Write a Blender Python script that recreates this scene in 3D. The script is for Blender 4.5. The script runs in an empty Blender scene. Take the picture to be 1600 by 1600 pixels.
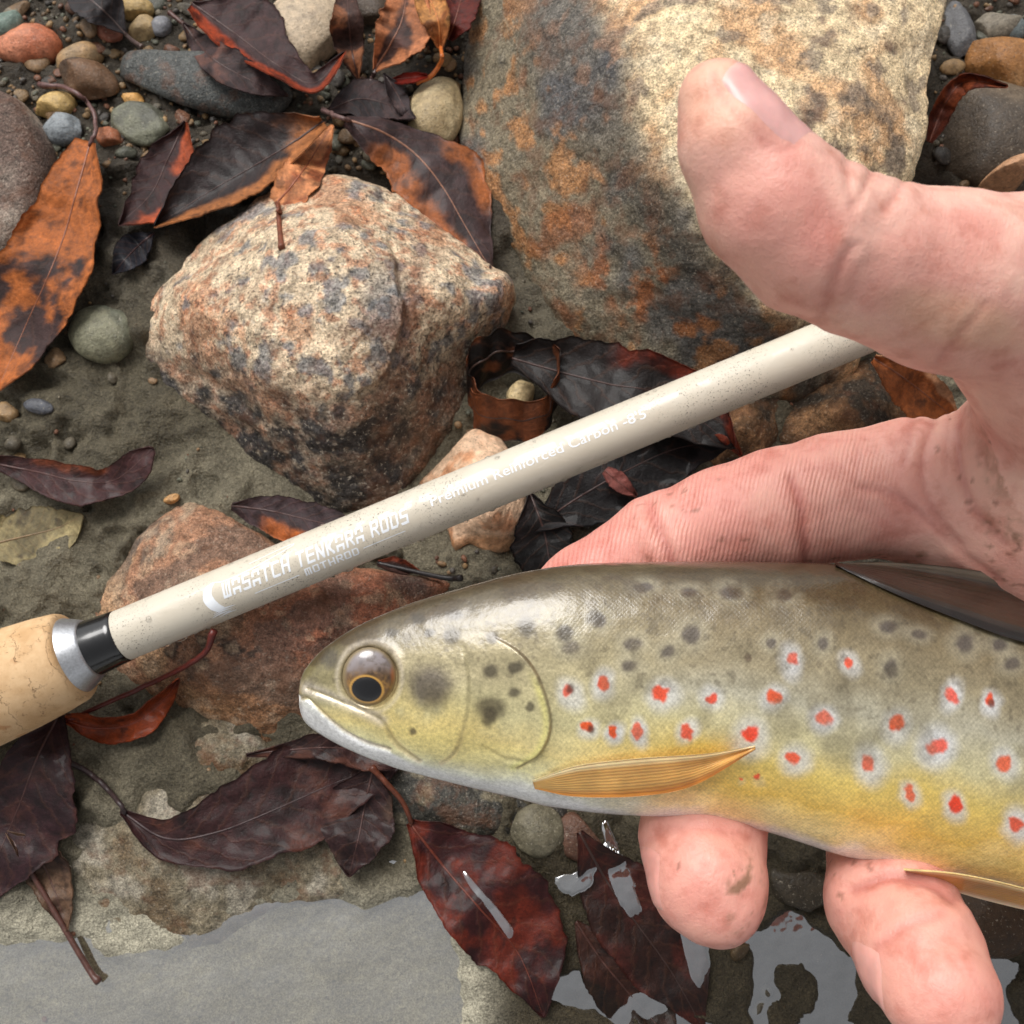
import bpy, bmesh, math, random
import numpy as np
from mathutils import Vector, Matrix
from mathutils.bvhtree import BVHTree

# ------------------------------------------------------------------ camera, sky, sun, exposure
S = bpy.context.scene
COL = S.collection
MM = 0.001                                   # all modelling below is in millimetres
TILT = math.radians(15.0)
D0 = 290.0
FPX = 1600.0                                 # focal length in photo pixels (53 degree phone lens)
CAM = np.array([0.0, -D0 * math.sin(TILT), D0 * math.cos(TILT)])
RT = np.array([1.0, 0, 0]); UP = np.array([0, math.cos(TILT), math.sin(TILT)]); FW = np.array([0, math.sin(TILT), -math.cos(TILT)])

cam = bpy.data.cameras.new('camera'); camo = bpy.data.objects.new('camera', cam); COL.objects.link(camo)
camo.location = CAM * MM; camo.rotation_euler = (TILT, 0, 0)
cam.sensor_width = 36; cam.lens = 36; cam.clip_start = 0.005; cam.clip_end = 300
cam.dof.use_dof = True; cam.dof.focus_distance = 0.195; cam.dof.aperture_fstop = 52
S.camera = camo

SUN = Vector((-0.30, 0.52, 0.82)).normalized()
w = bpy.data.worlds.new('World'); S.world = w; w.use_nodes = True
wn = w.node_tree.nodes; wl = w.node_tree.links
bg = wn['Background']; sky = wn.new('ShaderNodeTexSky'); sky.sky_type = 'NISHITA'; sky.sun_disc = False
sky.sun_elevation = math.asin(SUN.z); sky.sun_rotation = math.atan2(SUN.x, SUN.y)
sky.dust_density = 4.0
hs = wn.new('ShaderNodeHueSaturation'); hs.inputs['Saturation'].default_value = 0.06
wl.new(sky.outputs[0], hs.inputs['Color']); wl.new(hs.outputs[0], bg.inputs[0]); bg.inputs[1].default_value = 0.085
sl = bpy.data.lights.new('sun', 'SUN'); sl.energy = 1.5; sl.angle = math.radians(36); sl.color = (1, 0.97, 0.93)
so = bpy.data.objects.new('sun', sl); COL.objects.link(so); so.rotation_euler = SUN.to_track_quat('Z', 'Y').to_euler()
S.view_settings.view_transform = 'Standard'; S.view_settings.look = 'None'; S.view_settings.gamma = 1
S.view_settings.use_curve_mapping = False
S.view_settings.exposure = 0.62

# ------------------------------------------------------------------ small maths
def cp(px, py, d):
    return CAM + d * (FW + (px - 800) / FPX * RT + (800 - py) / FPX * UP)
def at(px, py, z):
    r = FW + (px - 800) / FPX * RT + (800 - py) / FPX * UP
    return CAM + r * ((z - CAM[2]) / r[2])
def at_a(px, py, z):
    px, py, z = np.broadcast_arrays(np.asarray(px, float), np.asarray(py, float), np.asarray(z, float))
    r = FW + ((px - 800) / FPX)[..., None] * RT + ((800 - py) / FPX)[..., None] * UP
    return CAM + r * ((z - CAM[2]) / r[..., 2])[..., None]
def cp_a(px, py, d):
    px, py, d = np.broadcast_arrays(np.asarray(px, float), np.asarray(py, float), np.asarray(d, float))
    return CAM + d[..., None] * (FW + ((px - 800) / FPX)[..., None] * RT + ((800 - py) / FPX)[..., None] * UP)
def proj(P):
    Q = P - CAM; d = Q @ FW
    return 800 + FPX * (Q @ RT) / d, 800 - FPX * (Q @ UP) / d, d
def lin(c):
    c = np.asarray(c, float) / 255.0
    return np.where(c <= 0.04045, c / 12.92, ((c + 0.055) / 1.055) ** 2.4)
def L4(r, g, b):
    v = lin((r, g, b)); return (float(v[0]), float(v[1]), float(v[2]), 1)
def sst(a, b, x):
    t = np.clip((x - a) / (b - a), 0, 1); return t * t * (3 - 2 * t)
def _h(ix, iy, iz, seed):
    n = (ix.astype(np.int64) * 374761393 + iy.astype(np.int64) * 668265263 + iz.astype(np.int64) * 1274126177 + seed * 362437) & 0xffffffff
    n = ((n ^ (n >> 13)) * 1274126177) & 0xffffffff
    n = ((n ^ (n >> 16)) * 2246822519) & 0xffffffff
    return ((n ^ (n >> 15)) & 0xffffff) / float(0xffffff)
def vnoise(P, seed=0):
    f = np.floor(P); u = P - f; u = u * u * (3 - 2 * u); i = f.astype(np.int64)
    r = 0
    for a in (0, 1):
        for b in (0, 1):
            for c in (0, 1):
                wgt = (u[..., 0] if a else 1 - u[..., 0]) * (u[..., 1] if b else 1 - u[..., 1]) * (u[..., 2] if c else 1 - u[..., 2])
                r = r + wgt * _h(i[..., 0] + a, i[..., 1] + b, i[..., 2] + c, seed)
    return r * 2 - 1
def fbm(P, size, octv=4, seed=0, gain=0.5):
    P = np.asarray(P, float) / size; r = 0; a = 1.0; t = 0
    for k in range(octv):
        r = r + a * vnoise(P + 17.3 * k, seed + k); t += a; a *= gain; P = P * 2.03
    return r / t * 1.6
def spline(pts, n, closed=False):
    P = np.asarray(pts, float); m = len(P)
    if closed: ext = np.vstack([P[-1:], P, P[:2]]); segs = m
    else: ext = np.vstack([2 * P[:1] - P[1:2], P, 2 * P[-1:] - P[-2:-1]]); segs = m - 1
    d = np.array([np.linalg.norm(ext[i + 2][:2] - ext[i + 1][:2]) for i in range(segs)]); cum = np.concatenate([[0], np.cumsum(d)])
    ts = np.linspace(0, cum[-1], n, endpoint=not closed); out = []
    for t in ts:
        i = min(int(np.searchsorted(cum, t, side='right') - 1), segs - 1); u = (t - cum[i]) / max(d[i], 1e-9)
        p0, p1, p2, p3 = ext[i:i + 4]
        out.append(0.5 * ((2 * p1) + (-p0 + p2) * u + (2 * p0 - 5 * p1 + 4 * p2 - p3) * u * u + (-p0 + 3 * p1 - 3 * p2 + p3) * u ** 3))
    return np.array(out)
def seg_dist(px, py, pts, n=60):
    L = spline(pts, n) if len(pts) > 2 else np.linspace(pts[0], pts[1], n)
    best = np.full(np.shape(px), 1e9)
    for i in range(len(L) - 1):
        a = L[i, :2]; b = L[i + 1, :2]; ab = b - a; l2 = max(ab @ ab, 1e-9)
        t = np.clip(((px - a[0]) * ab[0] + (py - a[1]) * ab[1]) / l2, 0, 1)
        best = np.minimum(best, np.hypot(px - a[0] - t * ab[0], py - a[1] - t * ab[1]))
    return best
def vnormals(V, F):
    N = np.zeros_like(V)
    F = [f for f in F]
    Q = np.array([f if len(f) == 4 else (f[0], f[1], f[2], f[2]) for f in F])
    n = np.cross(V[Q[:, 2]] - V[Q[:, 0]], V[Q[:, 3]] - V[Q[:, 1]])
    for k in range(4): np.add.at(N, Q[:, k], n)
    return N / np.maximum(np.linalg.norm(N, axis=1), 1e-9)[:, None]
def grid_faces(n, m, closed_m=False, off=0):
    F = []
    for i in range(n - 1):
        for j in range(m if closed_m else m - 1):
            j2 = (j + 1) % m
            F.append((off + i * m + j, off + i * m + j2, off + (i + 1) * m + j2, off + (i + 1) * m + j))
    return F

# ------------------------------------------------------------------ objects
def root(name, label, cat, loc, group=None):
    o = bpy.data.objects.new(name, None); COL.objects.link(o); o.empty_display_size = 0.01
    o.location = Vector([float(v) * MM for v in loc]); o['label'] = label; o['category'] = cat
    if group: o['group'] = group
    o['_base'] = [float(v) for v in loc]
    return o
def mesh(name, V, F, mat, parent=None, base=None, col=None, uv=None, smooth=True, label=None, cat=None, group=None, kind=None, attrs=None):
    if base is None: base = parent['_base'] if parent is not None else (0, 0, 0)
    base = np.array(list(base), float)
    V = np.asarray(V, float)
    me = bpy.data.meshes.new(name)
    me.from_pydata(((V - base) * MM).tolist(), [], [tuple(int(i) for i in f) for f in F]); me.update()
    if col is not None:
        a = me.color_attributes.new('Col', 'FLOAT_COLOR', 'POINT')
        c = np.ones((len(V), 4), np.float32); c[:, :3] = col; a.data.foreach_set('color', c.ravel())
    if attrs:
        for k, v in attrs.items():
            a = me.attributes.new(k, 'FLOAT', 'POINT'); a.data.foreach_set('value', np.asarray(v, np.float32))
    if uv is not None:
        a = me.attributes.new('tuv', 'FLOAT_VECTOR', 'POINT')
        u3 = np.zeros((len(V), 3), np.float32); u3[:, :2] = uv; a.data.foreach_set('vector', u3.ravel())
    if smooth: me.polygons.foreach_set('use_smooth', [True] * len(me.polygons))
    me.materials.append(mat)
    o = bpy.data.objects.new(name, me); COL.objects.link(o)
    if parent is not None: o.parent = parent
    else: o.location = Vector((base * MM).tolist())
    if label: o['label'] = label
    if cat: o['category'] = cat
    if group: o['group'] = group
    if kind: o['kind'] = kind
    o['_base'] = [float(v) for v in base]
    return o
def tube(path, rad, nseg=10):
    P = np.asarray(path, float); n = len(P); r = np.broadcast_to(np.asarray(rad, float), (n,))
    T = np.gradient(P, axis=0); T /= np.maximum(np.linalg.norm(T, axis=1), 1e-9)[:, None]
    ref = np.array([0.13, 0.2, 1.0]); V = []
    for i in range(n):
        a = np.cross(T[i], ref); a /= np.linalg.norm(a); b = np.cross(T[i], a)
        for j in range(nseg):
            an = 2 * math.pi * j / nseg; V.append(P[i] + r[i] * (a * math.cos(an) + b * math.sin(an)))
    F = grid_faces(n, nseg, True)
    V.append(P[0]); V.append(P[-1]); c0 = n * nseg
    for j in range(nseg):
        F.append((c0, (j + 1) % nseg, j)); F.append((c0 + 1, (n - 1) * nseg + j, (n - 1) * nseg + (j + 1) % nseg))
    return np.array(V), F

# ------------------------------------------------------------------ node materials
class NM:
    def __init__(s, name):
        s.m = bpy.data.materials.new(name); s.m.use_nodes = True; s.t = s.m.node_tree; s.n = s.t.nodes
        s.p = s.n['Principled BSDF']; s.out = s.n['Material Output']; s.tc = s.n.new('ShaderNodeTexCoord').outputs['Object']
    def set(s, sock, v):
        if hasattr(v, 'node'): s.t.links.new(v, sock)
        else: sock.default_value = v
    def P(s, **k):
        for a, v in k.items(): s.set(s.p.inputs[a.replace('_', ' ')], v)
    def noise(s, size, detail=4, rough=0.55, dist=0.0, off=0, vec=None):
        n = s.n.new('ShaderNodeTexNoise'); n.inputs['Scale'].default_value = 1000.0 / size; n.inputs['Detail'].default_value = detail
        n.inputs['Roughness'].default_value = rough; n.inputs['Distortion'].default_value = dist
        v = s.tc if vec is None else vec
        if off:
            mp = s.n.new('ShaderNodeMapping'); mp.inputs['Location'].default_value = (off, off * 1.7, off * 0.3); s.t.links.new(v, mp.inputs[0]); v = mp.outputs[0]
        s.t.links.new(v, n.inputs['Vector']); return n.outputs['Fac']
    def vor(s, size, feature='F1', rnd=1.0, out='Distance'):
        n = s.n.new('ShaderNodeTexVoronoi'); n.feature = feature; n.inputs['Scale'].default_value = 1000.0 / size; n.inputs['Randomness'].default_value = rnd
        s.t.links.new(s.tc, n.inputs['Vector']); return n.outputs[out]
    def ramp(s, f, stops, interp='LINEAR'):
        n = s.n.new('ShaderNodeValToRGB'); n.color_ramp.interpolation = interp; e = n.color_ramp.elements
        while len(e) < len(stops): e.new(0.5)
        for i, (p, c) in enumerate(stops):
            e[i].position = p; e[i].color = c if not isinstance(c, (int, float)) else (c, c, c, 1)
        s.t.links.new(f, n.inputs[0]); return n.outputs[0]
    def mix(s, f, a, b, mode='MIX'):
        n = s.n.new('ShaderNodeMix'); n.data_type = 'RGBA'; n.blend_type = mode
        s.set(n.inputs[0], f); s.set(n.inputs[6], a); s.set(n.inputs[7], b); return n.outputs[2]
    def math(s, op, a, b=0.0):
        n = s.n.new('ShaderNodeMath'); n.operation = op; s.set(n.inputs[0], a); s.set(n.inputs[1], b); return n.outputs[0]
    def attr(s, name, out='Color'):
        n = s.n.new('ShaderNodeAttribute'); n.attribute_name = name; return n.outputs[out]
    def sep(s, v):
        n = s.n.new('ShaderNodeSeparateXYZ'); s.t.links.new(v, n.inputs[0]); return n.outputs
    def bump(s, h, dist_mm, strength=1.0, prev=None):
        n = s.n.new('ShaderNodeBump'); n.inputs['Strength'].default_value = strength; n.inputs['Distance'].default_value = dist_mm * MM
        s.t.links.new(h, n.inputs['Height'])
        if prev is not None: s.t.links.new(prev, n.inputs['Normal'])
        return n.outputs[0]

def mat_rock(name, grain=1.3, wet=0.45, bumpd=0.5, speck=0.5):
    m = NM(name); base = m.attr('Col')
    n1 = m.noise(grain * 2.2, 6, 0.72); n2 = m.noise(grain * 0.75, 4, 0.7, off=0.3); n3 = m.noise(grain * 7, 5, 0.65, off=0.7); n4 = m.noise(grain * 0.4, 3, 0.6, off=0.55)
    c = m.mix(1.0, base, m.ramp(n1, [(0.32, 0.40), (0.5, 1.0), (0.68, 1.5)]), 'MULTIPLY')
    c = m.mix(1.0, c, m.ramp(n4, [(0.34, 0.55), (0.5, 1.0), (0.66, 1.4)]), 'MULTIPLY')
    c = m.mix(m.ramp(n2, [(0.56, 0.0), (0.63, speck)]), c, L4(44, 42, 42))
    c = m.mix(m.ramp(n2, [(0.34, speck * 0.8), (0.42, 0.0)]), c, L4(214, 202, 182))
    c = m.mix(m.ramp(n3, [(0.36, 0.4), (0.48, 0.0)]), c, L4(120, 78, 54))
    h = m.mix(0.5, n1, n2); gr = m.vor(grain * 0.8)
    m.P(Base_Color=c, Roughness=m.ramp(n3, [(0.3, wet - 0.12), (0.7, wet + 0.2)]), Normal=m.bump(gr, bumpd * 0.35, 0.7, m.bump(h, bumpd * 1.5, 1.0)))
    m.p.inputs['Specular IOR Level'].default_value = 0.3
    return m.m
M_granite = mat_rock('rock_granite', 1.7, 0.5, 0.8, 0.75)
M_boulder = mat_rock('rock_boulder', 1.3, 0.52, 0.7, 0.4)
M_rust = mat_rock('rock_rust', 1.1, 0.5, 0.9, 0.4)
def mat_pebble():
    m = NM('pebble_stone'); c = m.attr('Col'); n = m.noise(2.2, 5, 0.65); n2 = m.noise(0.7, 3, 0.6, off=.4)
    c = m.mix(1.0, c, m.ramp(n, [(0.3, 0.6), (0.7, 1.35)]), 'MULTIPLY')
    c = m.mix(m.ramp(n2, [(0.58, 0), (0.68, 0.5)]), c, L4(50, 46, 42)); c = m.mix(m.ramp(n2, [(0.30, 0.4), (0.38, 0)]), c, L4(196, 184, 164))
    m.P(Base_Color=c, Roughness=m.ramp(n, [(0.35, 0.32), (0.7, 0.62)]), Normal=m.bump(m.mix(.5, n, n2), 0.6, 1.0), Specular_IOR_Level=0.32); return m.m
M_pebble = mat_pebble()
def mat_mud():
    m = NM('wet_mud'); c = m.attr('Col'); n = m.noise(9, 6, 0.65); n2 = m.noise(1.0, 4, 0.75, off=.2); n3 = m.noise(3.2, 4, 0.6, off=.9)
    c = m.mix(1.0, c, m.ramp(n, [(0.3, 0.68), (0.7, 1.3)]), 'MULTIPLY')
    c = m.mix(1.0, c, m.ramp(n2, [(0.3, 0.62), (0.7, 1.35)]), 'MULTIPLY')
    c = m.mix(1.0, c, m.ramp(m.noise(0.45, 3, 0.6, off=.6), [(0.32, 0.6), (0.68, 1.4)]), 'MULTIPLY')
    m.P(Base_Color=c, Roughness=m.ramp(n3, [(0.35, 0.30), (0.65, 0.62)]), Normal=m.bump(n2, 0.9, 1.0, m.bump(n3, 1.8, 1.0)), Specular_IOR_Level=0.3); return m.m
M_mud = mat_mud()
def mat_leaf(name, rough, coat):
    m = NM(name); c = m.attr('Col'); uv = m.attr('tuv', 'Vector'); x, y, z = m.sep(uv)
    n = m.noise(5, 5, 0.65); n2 = m.noise(1.1, 4, 0.7, off=.3)
    ab = m.math('ABSOLUTE', y)
    ph = m.math('ADD', m.math('MULTIPLY', x, 55.0), m.math('MULTIPLY', ab, -11.0)); ph = m.math('ADD', ph, m.math('MULTIPLY', n, 7.0))
    vein = m.math('POWER', m.math('ABSOLUTE', m.math('SINE', m.math('MULTIPLY', ph, 0.5))), 30.0)
    c = m.mix(1.0, c, m.ramp(n, [(0.3, 0.45), (0.7, 1.35)]), 'MULTIPLY')
    c = m.mix(1.0, c, m.ramp(n2, [(0.3, 0.65), (0.7, 1.3)]), 'MULTIPLY')
    c = m.mix(m.math('MULTIPLY', vein, 0.06), c, L4(150, 100, 70))
    b = m.bump(vein, 0.12, 0.5); b = m.bump(n2, 0.25, 0.9, b); b = m.bump(n, 0.7, 0.5, b)
    m.P(Base_Color=c, Roughness=m.ramp(n2, [(0.35, rough), (0.7, rough + 0.22)]), Normal=b, Coat_Weight=coat, Coat_Roughness=0.08); m.p.inputs['Specular IOR Level'].default_value = 0.22; return m.m
M_leafdry = mat_leaf('leaf_damp', 0.50, 0.0)
M_leafwet = mat_leaf('leaf_wet', 0.42, 0.07)
def mat_stem():
    m = NM('leaf_stem'); c = m.attr('Col'); n = m.noise(1.5, 4, 0.6); m.P(Base_Color=m.mix(1, c, m.ramp(n, [(0.3, 0.6), (0.7, 1.3)]), 'MULTIPLY'), Roughness=0.42, Normal=m.bump(n, 0.15)); return m.m
M_stem = mat_stem()
def mat_skin():
    m = NM('skin'); c = m.attr('Col'); n = m.noise(5, 5, 0.6); n2 = m.noise(0.55, 3, 0.7, off=.1); rg = m.attr('ridge', 'Fac')
    c = m.mix(1.0, c, m.ramp(n, [(0.3, L4(232, 214, 208)), (0.5, (1, 1, 1, 1)), (0.7, (1.05, 1.10, 1.08, 1))]), 'MULTIPLY')
    mask = m.attr('ridgemask', 'Fac')
    w_ = m.n.new('ShaderNodeMath'); w_.operation = 'SINE'; m.t.links.new(m.math('ADD', rg, m.math('MULTIPLY', n, 7.0)), w_.inputs[0])
    h = m.math('MULTIPLY', w_.outputs[0], mask)
    b = m.bump(h, 0.055, 0.7); b = m.bump(n2, 0.16, 0.7, b); b = m.bump(m.noise(1.6, 4, .65, off=.8), 0.25, 0.5, b); b = m.bump(n, 0.35, 0.3, b)
    m.P(Base_Color=c, Roughness=m.ramp(n2, [(0.3, 0.34), (0.7, 0.52)]), Normal=b, Subsurface_Weight=0.16, Subsurface_Scale=0.0018)
    m.p.inputs['Subsurface Radius'].default_value = (1.0, 0.36, 0.22); m.p.inputs['Specular IOR Level'].default_value = 0.5; return m.m
M_skin = mat_skin()
def mat_nail():
    m = NM('nail'); c = m.attr('Col'); n = m.noise(2.5, 3, 0.5); m.P(Base_Color=m.mix(1, c, m.ramp(n, [(0.3, 0.9), (0.7, 1.08)]), 'MULTIPLY'), Roughness=0.30, Subsurface_Weight=0.2, Subsurface_Scale=0.0015, Normal=m.bump(n, 0.1, 0.4)); return m.m
M_nail = mat_nail()
def mat_fish(name='trout_skin', coat=0.8, bump=0.10):
    m = NM(name); c = m.attr('Col'); n = m.noise(0.6, 4, 0.75); n2 = m.noise(4.5, 4, 0.6, off=.5); v = m.vor(0.6)
    c = m.mix(1.0, c, m.ramp(n, [(0.3, 0.72), (0.7, 1.28)]), 'MULTIPLY')
    c = m.mix(1.0, c, m.ramp(n2, [(0.3, 0.86), (0.7, 1.14)]), 'MULTIPLY')
    x, y, z = m.sep(m.attr('tuv', 'Vector')); wb = m.math('MULTIPLY', n2, 6.0); hd_ = m.attr('scales', 'Fac')
    s1 = m.math('ABSOLUTE', m.math('SINE', m.math('ADD', m.math('MULTIPLY', m.math('ADD', x, y), 4.0), wb))); s2 = m.math('ABSOLUTE', m.math('SINE', m.math('ADD', m.math('MULTIPLY', m.math('SUBTRACT', x, y), 4.0), wb)))
    sc = m.math('MULTIPLY', m.math('MULTIPLY', s1, s2), hd_)
    c = m.mix(1.0, c, m.ramp(sc, [(0.0, 0.95), (0.8, 1.07)]), 'MULTIPLY')
    b = m.bump(v, bump * 0.5, 0.5); b = m.bump(sc, 0.022, 0.6, b); b = m.bump(n2, 0.35, 0.35, b)
    cb = m.bump(n2, 0.35, 0.6, m.bump(sc, 0.010, 0.6, m.bump(n, 0.04, 0.6)))
    m.P(Base_Color=c, Roughness=m.ramp(n, [(0.3, 0.28), (0.7, 0.45)]), Normal=b, Coat_Weight=coat, Coat_Roughness=0.10, Coat_Normal=cb, Metallic=m.math('MULTIPLY', m.attr('metal', 'Fac'), 0.35)); return m.m
M_fish = mat_fish()
def mat_fin():
    m = NM('trout_fin'); c = m.attr('Col'); uv = m.attr('tuv', 'Vector'); x, y, z = m.sep(uv); n = m.noise(1.2, 3, .6)
    r = m.math('SINE', m.math('ADD', m.math('MULTIPLY', y, 72.0), m.math('MULTIPLY', n, 4.0)))
    c = m.mix(m.ramp(r, [(0.0, 0.14), (0.9, 0.0)]), c, m.mix(1, c, (0.45, 0.32, 0.2, 1), 'MULTIPLY'))
    m.P(Base_Color=c, Roughness=0.3, Normal=m.bump(r, 0.04, 0.6), Coat_Weight=0.5, Coat_Roughness=0.08, Subsurface_Weight=0.15, Subsurface_Scale=0.001); return m.m
M_fin = mat_fin()
def mat_plain(name, colr, rough=0.4, metal=0.0, coat=0.0, noise_amt=0.15, size=2.0, bumpd=0.03):
    m = NM(name); n = m.noise(size, 4, 0.6)
    c = m.mix(1.0, colr, m.ramp(n, [(0.3, 1 - noise_amt), (0.7, 1 + noise_amt)]), 'MULTIPLY')
    m.P(Base_Color=c, Roughness=m.ramp(n, [(0.3, max(0.03, rough - 0.06)), (0.7, rough + 0.06)]), Metallic=metal, Coat_Weight=coat, Coat_Roughness=0.08, Normal=m.bump(n, bumpd, 0.5)); return m.m
def mat_rod():
    m = NM('cream_rod_paint'); n = m.noise(7, 4, 0.6); sp = m.noise(0.42, 3, 0.6, off=.3); zone = m.noise(16, 3, 0.6, off=.8); film = m.noise(9, 5, 0.62, dist=1.0, off=.15)
    c = m.mix(m.ramp(n, [(0.35, 0.0), (0.7, 0.25)]), L4(214, 205, 188), L4(200, 188, 166))
    thr = m.math('MULTIPLY', m.ramp(sp, [(0.61, 0.0), (0.65, 1.0)]), m.ramp(zone, [(0.42, 0.0), (0.60, 1.0)]))
    c = m.mix(m.math('MULTIPLY', thr, 0.8), c, L4(60, 48, 36))
    fl = m.ramp(film, [(0.49, 0.0), (0.52, 1.0)])
    m.P(Base_Color=c, Roughness=m.ramp(fl, [(0.0, 0.46), (1.0, 0.30)]), Coat_Weight=m.math('MULTIPLY', fl, 0.22), Coat_Roughness=0.05, Normal=m.bump(fl, 0.03, 0.5, m.bump(thr, 0.1, 0.8))); return m.m
M_rod = mat_rod()
def mat_cork():
    m = NM('cork'); n = m.noise(6, 5, 0.6); n2 = m.noise(1.2, 4, 0.7, off=.3); v = m.vor(9.0, 'DISTANCE_TO_EDGE')
    c = m.mix(m.ramp(n, [(0.35, 0.0), (0.65, 1.0)]), L4(222, 186, 142), L4(198, 158, 112))
    c = m.mix(m.ramp(m.noise(9, 3, .5, off=.6), [(0.62, 0.0), (0.66, 0.75)]), c, L4(184, 128, 78))
    pit = m.ramp(m.noise(2.2, 4, 0.8, dist=1.5, off=.9), [(0.30, 0.8), (0.37, 0.0)])
    x, y, z = m.sep(m.attr('tuv', 'Vector')); wob = m.math('MULTIPLY', n, 5.0)
    ln = m.math('ABSOLUTE', m.math('SINE', m.math('ADD', m.math('MULTIPLY', x, 0.42), wob))); l2 = m.math('ABSOLUTE', m.math('SINE', m.math('ADD', m.math('MULTIPLY', y, 0.30), m.math('MULTIPLY', n, 9.0))))
    cr = m.math('MAXIMUM', m.ramp(ln, [(0.0, 0.7), (0.05, 0.0)]), m.ramp(l2, [(0.0, 0.5), (0.03, 0.0)]))
    crack = m.math('MULTIPLY', cr, m.ramp(m.noise(5, 3, 0.6, off=.44), [(0.42, 0.0), (0.55, 1.0)]))
    c = m.mix(m.math('MAXIMUM', pit, crack), c, L4(120, 80, 48))
    m.P(Base_Color=c, Roughness=0.72, Normal=m.bump(m.math('MAXIMUM', pit, crack), -0.4, 0.8, m.bump(n2, 0.12, 0.7))); return m.m
M_cork = mat_cork()
M_black = mat_plain('black_lacquer', L4(14, 14, 16), 0.16, coat=0.8)
M_silver = mat_plain('brushed_aluminium', L4(200, 202, 206), 0.36, metal=0.85, size=0.6)
M_print = mat_plain('white_print', L4(246, 250, 255), 0.35, noise_amt=0.04)
M_dropm = NM('water_drop'); M_dropm.P(Base_Color=(1, 1, 1, 1), Roughness=0.02, Transmission_Weight=1.0, IOR=1.33); M_drop = M_dropm.m
def mat_water():
    m = NM('shallow_water'); m.n.remove(m.p)
    tr = m.n.new('ShaderNodeBsdfTransparent'); tr.inputs[0].default_value = (0.86, 0.84, 0.76, 1)
    gl = m.n.new('ShaderNodeBsdfGlossy'); gl.inputs['Roughness'].default_value = 0.03; gl.inputs[0].default_value = (0.97, 0.98, 1, 1)
    n = m.noise(16, 3, 0.5); b = m.bump(n, 0.8, 0.8); m.t.links.new(b, gl.inputs['Normal'])
    lw = m.n.new('ShaderNodeLayerWeight'); lw.inputs[0].default_value = 0.5; m.t.links.new(b, lw.inputs['Normal'])
    fr = m.math('ADD', m.math('MULTIPLY', m.math('POWER', lw.outputs['Facing'], 3.0), 0.6), 0.42)
    mx = m.n.new('ShaderNodeMixShader'); m.t.links.new(fr, mx.inputs[0]); m.t.links.new(tr.outputs[0], mx.inputs[1]); m.t.links.new(gl.outputs[0], mx.inputs[2])
    m.t.links.new(mx.outputs[0], m.out.inputs[0]); return m.m
M_water = mat_water()

# ------------------------------------------------------------------ the ground
WATER_Z = -2.2
def ground_z(x, y):
    P = np.stack([x, y, 0 * x], -1)
    z = 3.4 * fbm(P, 34, 3, 5) + 2.6 * fbm(P, 10, 3, 9) + 0.7 * fbm(P, 3.2, 3, 19) - 2.6 * sst(0.3, 0.6, fbm(P, 8, 3, 63))
    lump = np.abs(fbm(P, 17, 3, 31)); z = z + 2.4 * (1 - np.clip(lump * 2.2, 0, 1)) - 0.8
    near = sst(-92, -118, y + 6 * fbm(P, 30, 2, 3))
    qx, qy, _ = proj(np.stack([x, y, x * 0 - 2.0], -1)); qx = qx + 30 * fbm(P, 9, 3, 44); qy = qy + 18 * fbm(P, 9, 3, 45)
    reflection_edge = np.interp(qx, [-200, 0, 100, 170, 260, 330, 380, 470, 560, 640, 690, 740, 760], [1470, 1480, 1475, 1500, 1505, 1470, 1428, 1425, 1405, 1400, 1440, 1500, 1560])  # waterline shaped to follow the edge of the sky reflection
    pool = sst(-30, 18, qy - reflection_edge) * sst(752, 700, qx)
    c1 = sst(-10, 10, qy - (1432 + np.abs(qx - 1235) * 0.55)) * sst(85, 60, np.abs(qx - 1245 - 0.18 * (qy - 1500))) * (1 - sst(34, 22, np.abs(qx - 1238)) * sst(1500, 1520, qy))  # hollows dug in the shape of bright reflection streaks
    c2_ = sst(1500, 1520, qy) * sst(24, 14, np.abs(qy - (1520 + 0.33 * (qx - 870)) - 18)) * sst(850, 880, qx) * sst(1190, 1150, qx)
    c3_ = sst(1525, 1545, qx) * sst(1585, 1570, qx) * sst(1500, 1530, qy)
    pool = np.maximum.reduce([pool, c1, c2_, c3_])
    z = z * (1 - 0.8 * near) * (1 - 0.6 * pool) - 4.0 * pool - 0.5 * near * (1 - pool)
    z = z - 4.0 * sst(-135, -165, y)
    z = z + 1.5 * sst(-40, 120, y)
    z = np.where((y > -94) & (pool < 0.05), np.maximum(z, -1.7), z)
    far = sst(250, 900, np.hypot(x, y)); z = z * (1 - far) + far * (6 * fbm(P, 420, 3, 77) - 4 * sst(-300, -1500, y) * 0)
    return z
def graded(lo, hi, step, outer):
    a = np.arange(lo, hi + step / 2, step); g = []; s = step * 3; v = hi
    while v < outer: v += s; s *= 1.28; g.append(v)
    g2 = []; s = step * 3; v = lo
    while v > -outer: v -= s; s *= 1.28; g2.append(v)
    return np.concatenate([g2[::-1], a, g])
gx = graded(-170, 170, 1.0, 60000); gy = graded(-160, 190, 1.0, 60000)
GX, GY = np.meshgrid(gx, gy, indexing='ij'); GZ = ground_z(GX, GY)
GV = np.stack([GX, GY, GZ], -1).reshape(-1, 3); GF = grid_faces(len(gx), len(gy)); GF = [f[::-1] for f in GF]
gpx, gpy, gd = proj(GV); 
gc = np.tile(lin((118, 111, 93)), (len(GV), 1))
k = sst(-0.4, 0.5, fbm(GV, 40, 3, 8))[:, None]; gc = gc * (1 - k) + k * lin((92, 85, 69))
k = (sst(40, 90, GV[:, 1] + 12 * fbm(GV, 20, 3, 4)) * 0.85)[:, None]; gc = gc * (1 - k) + k * lin((58, 50, 42))  # gravel soil: wet earth, darkened further with the shade of its gaps
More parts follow.
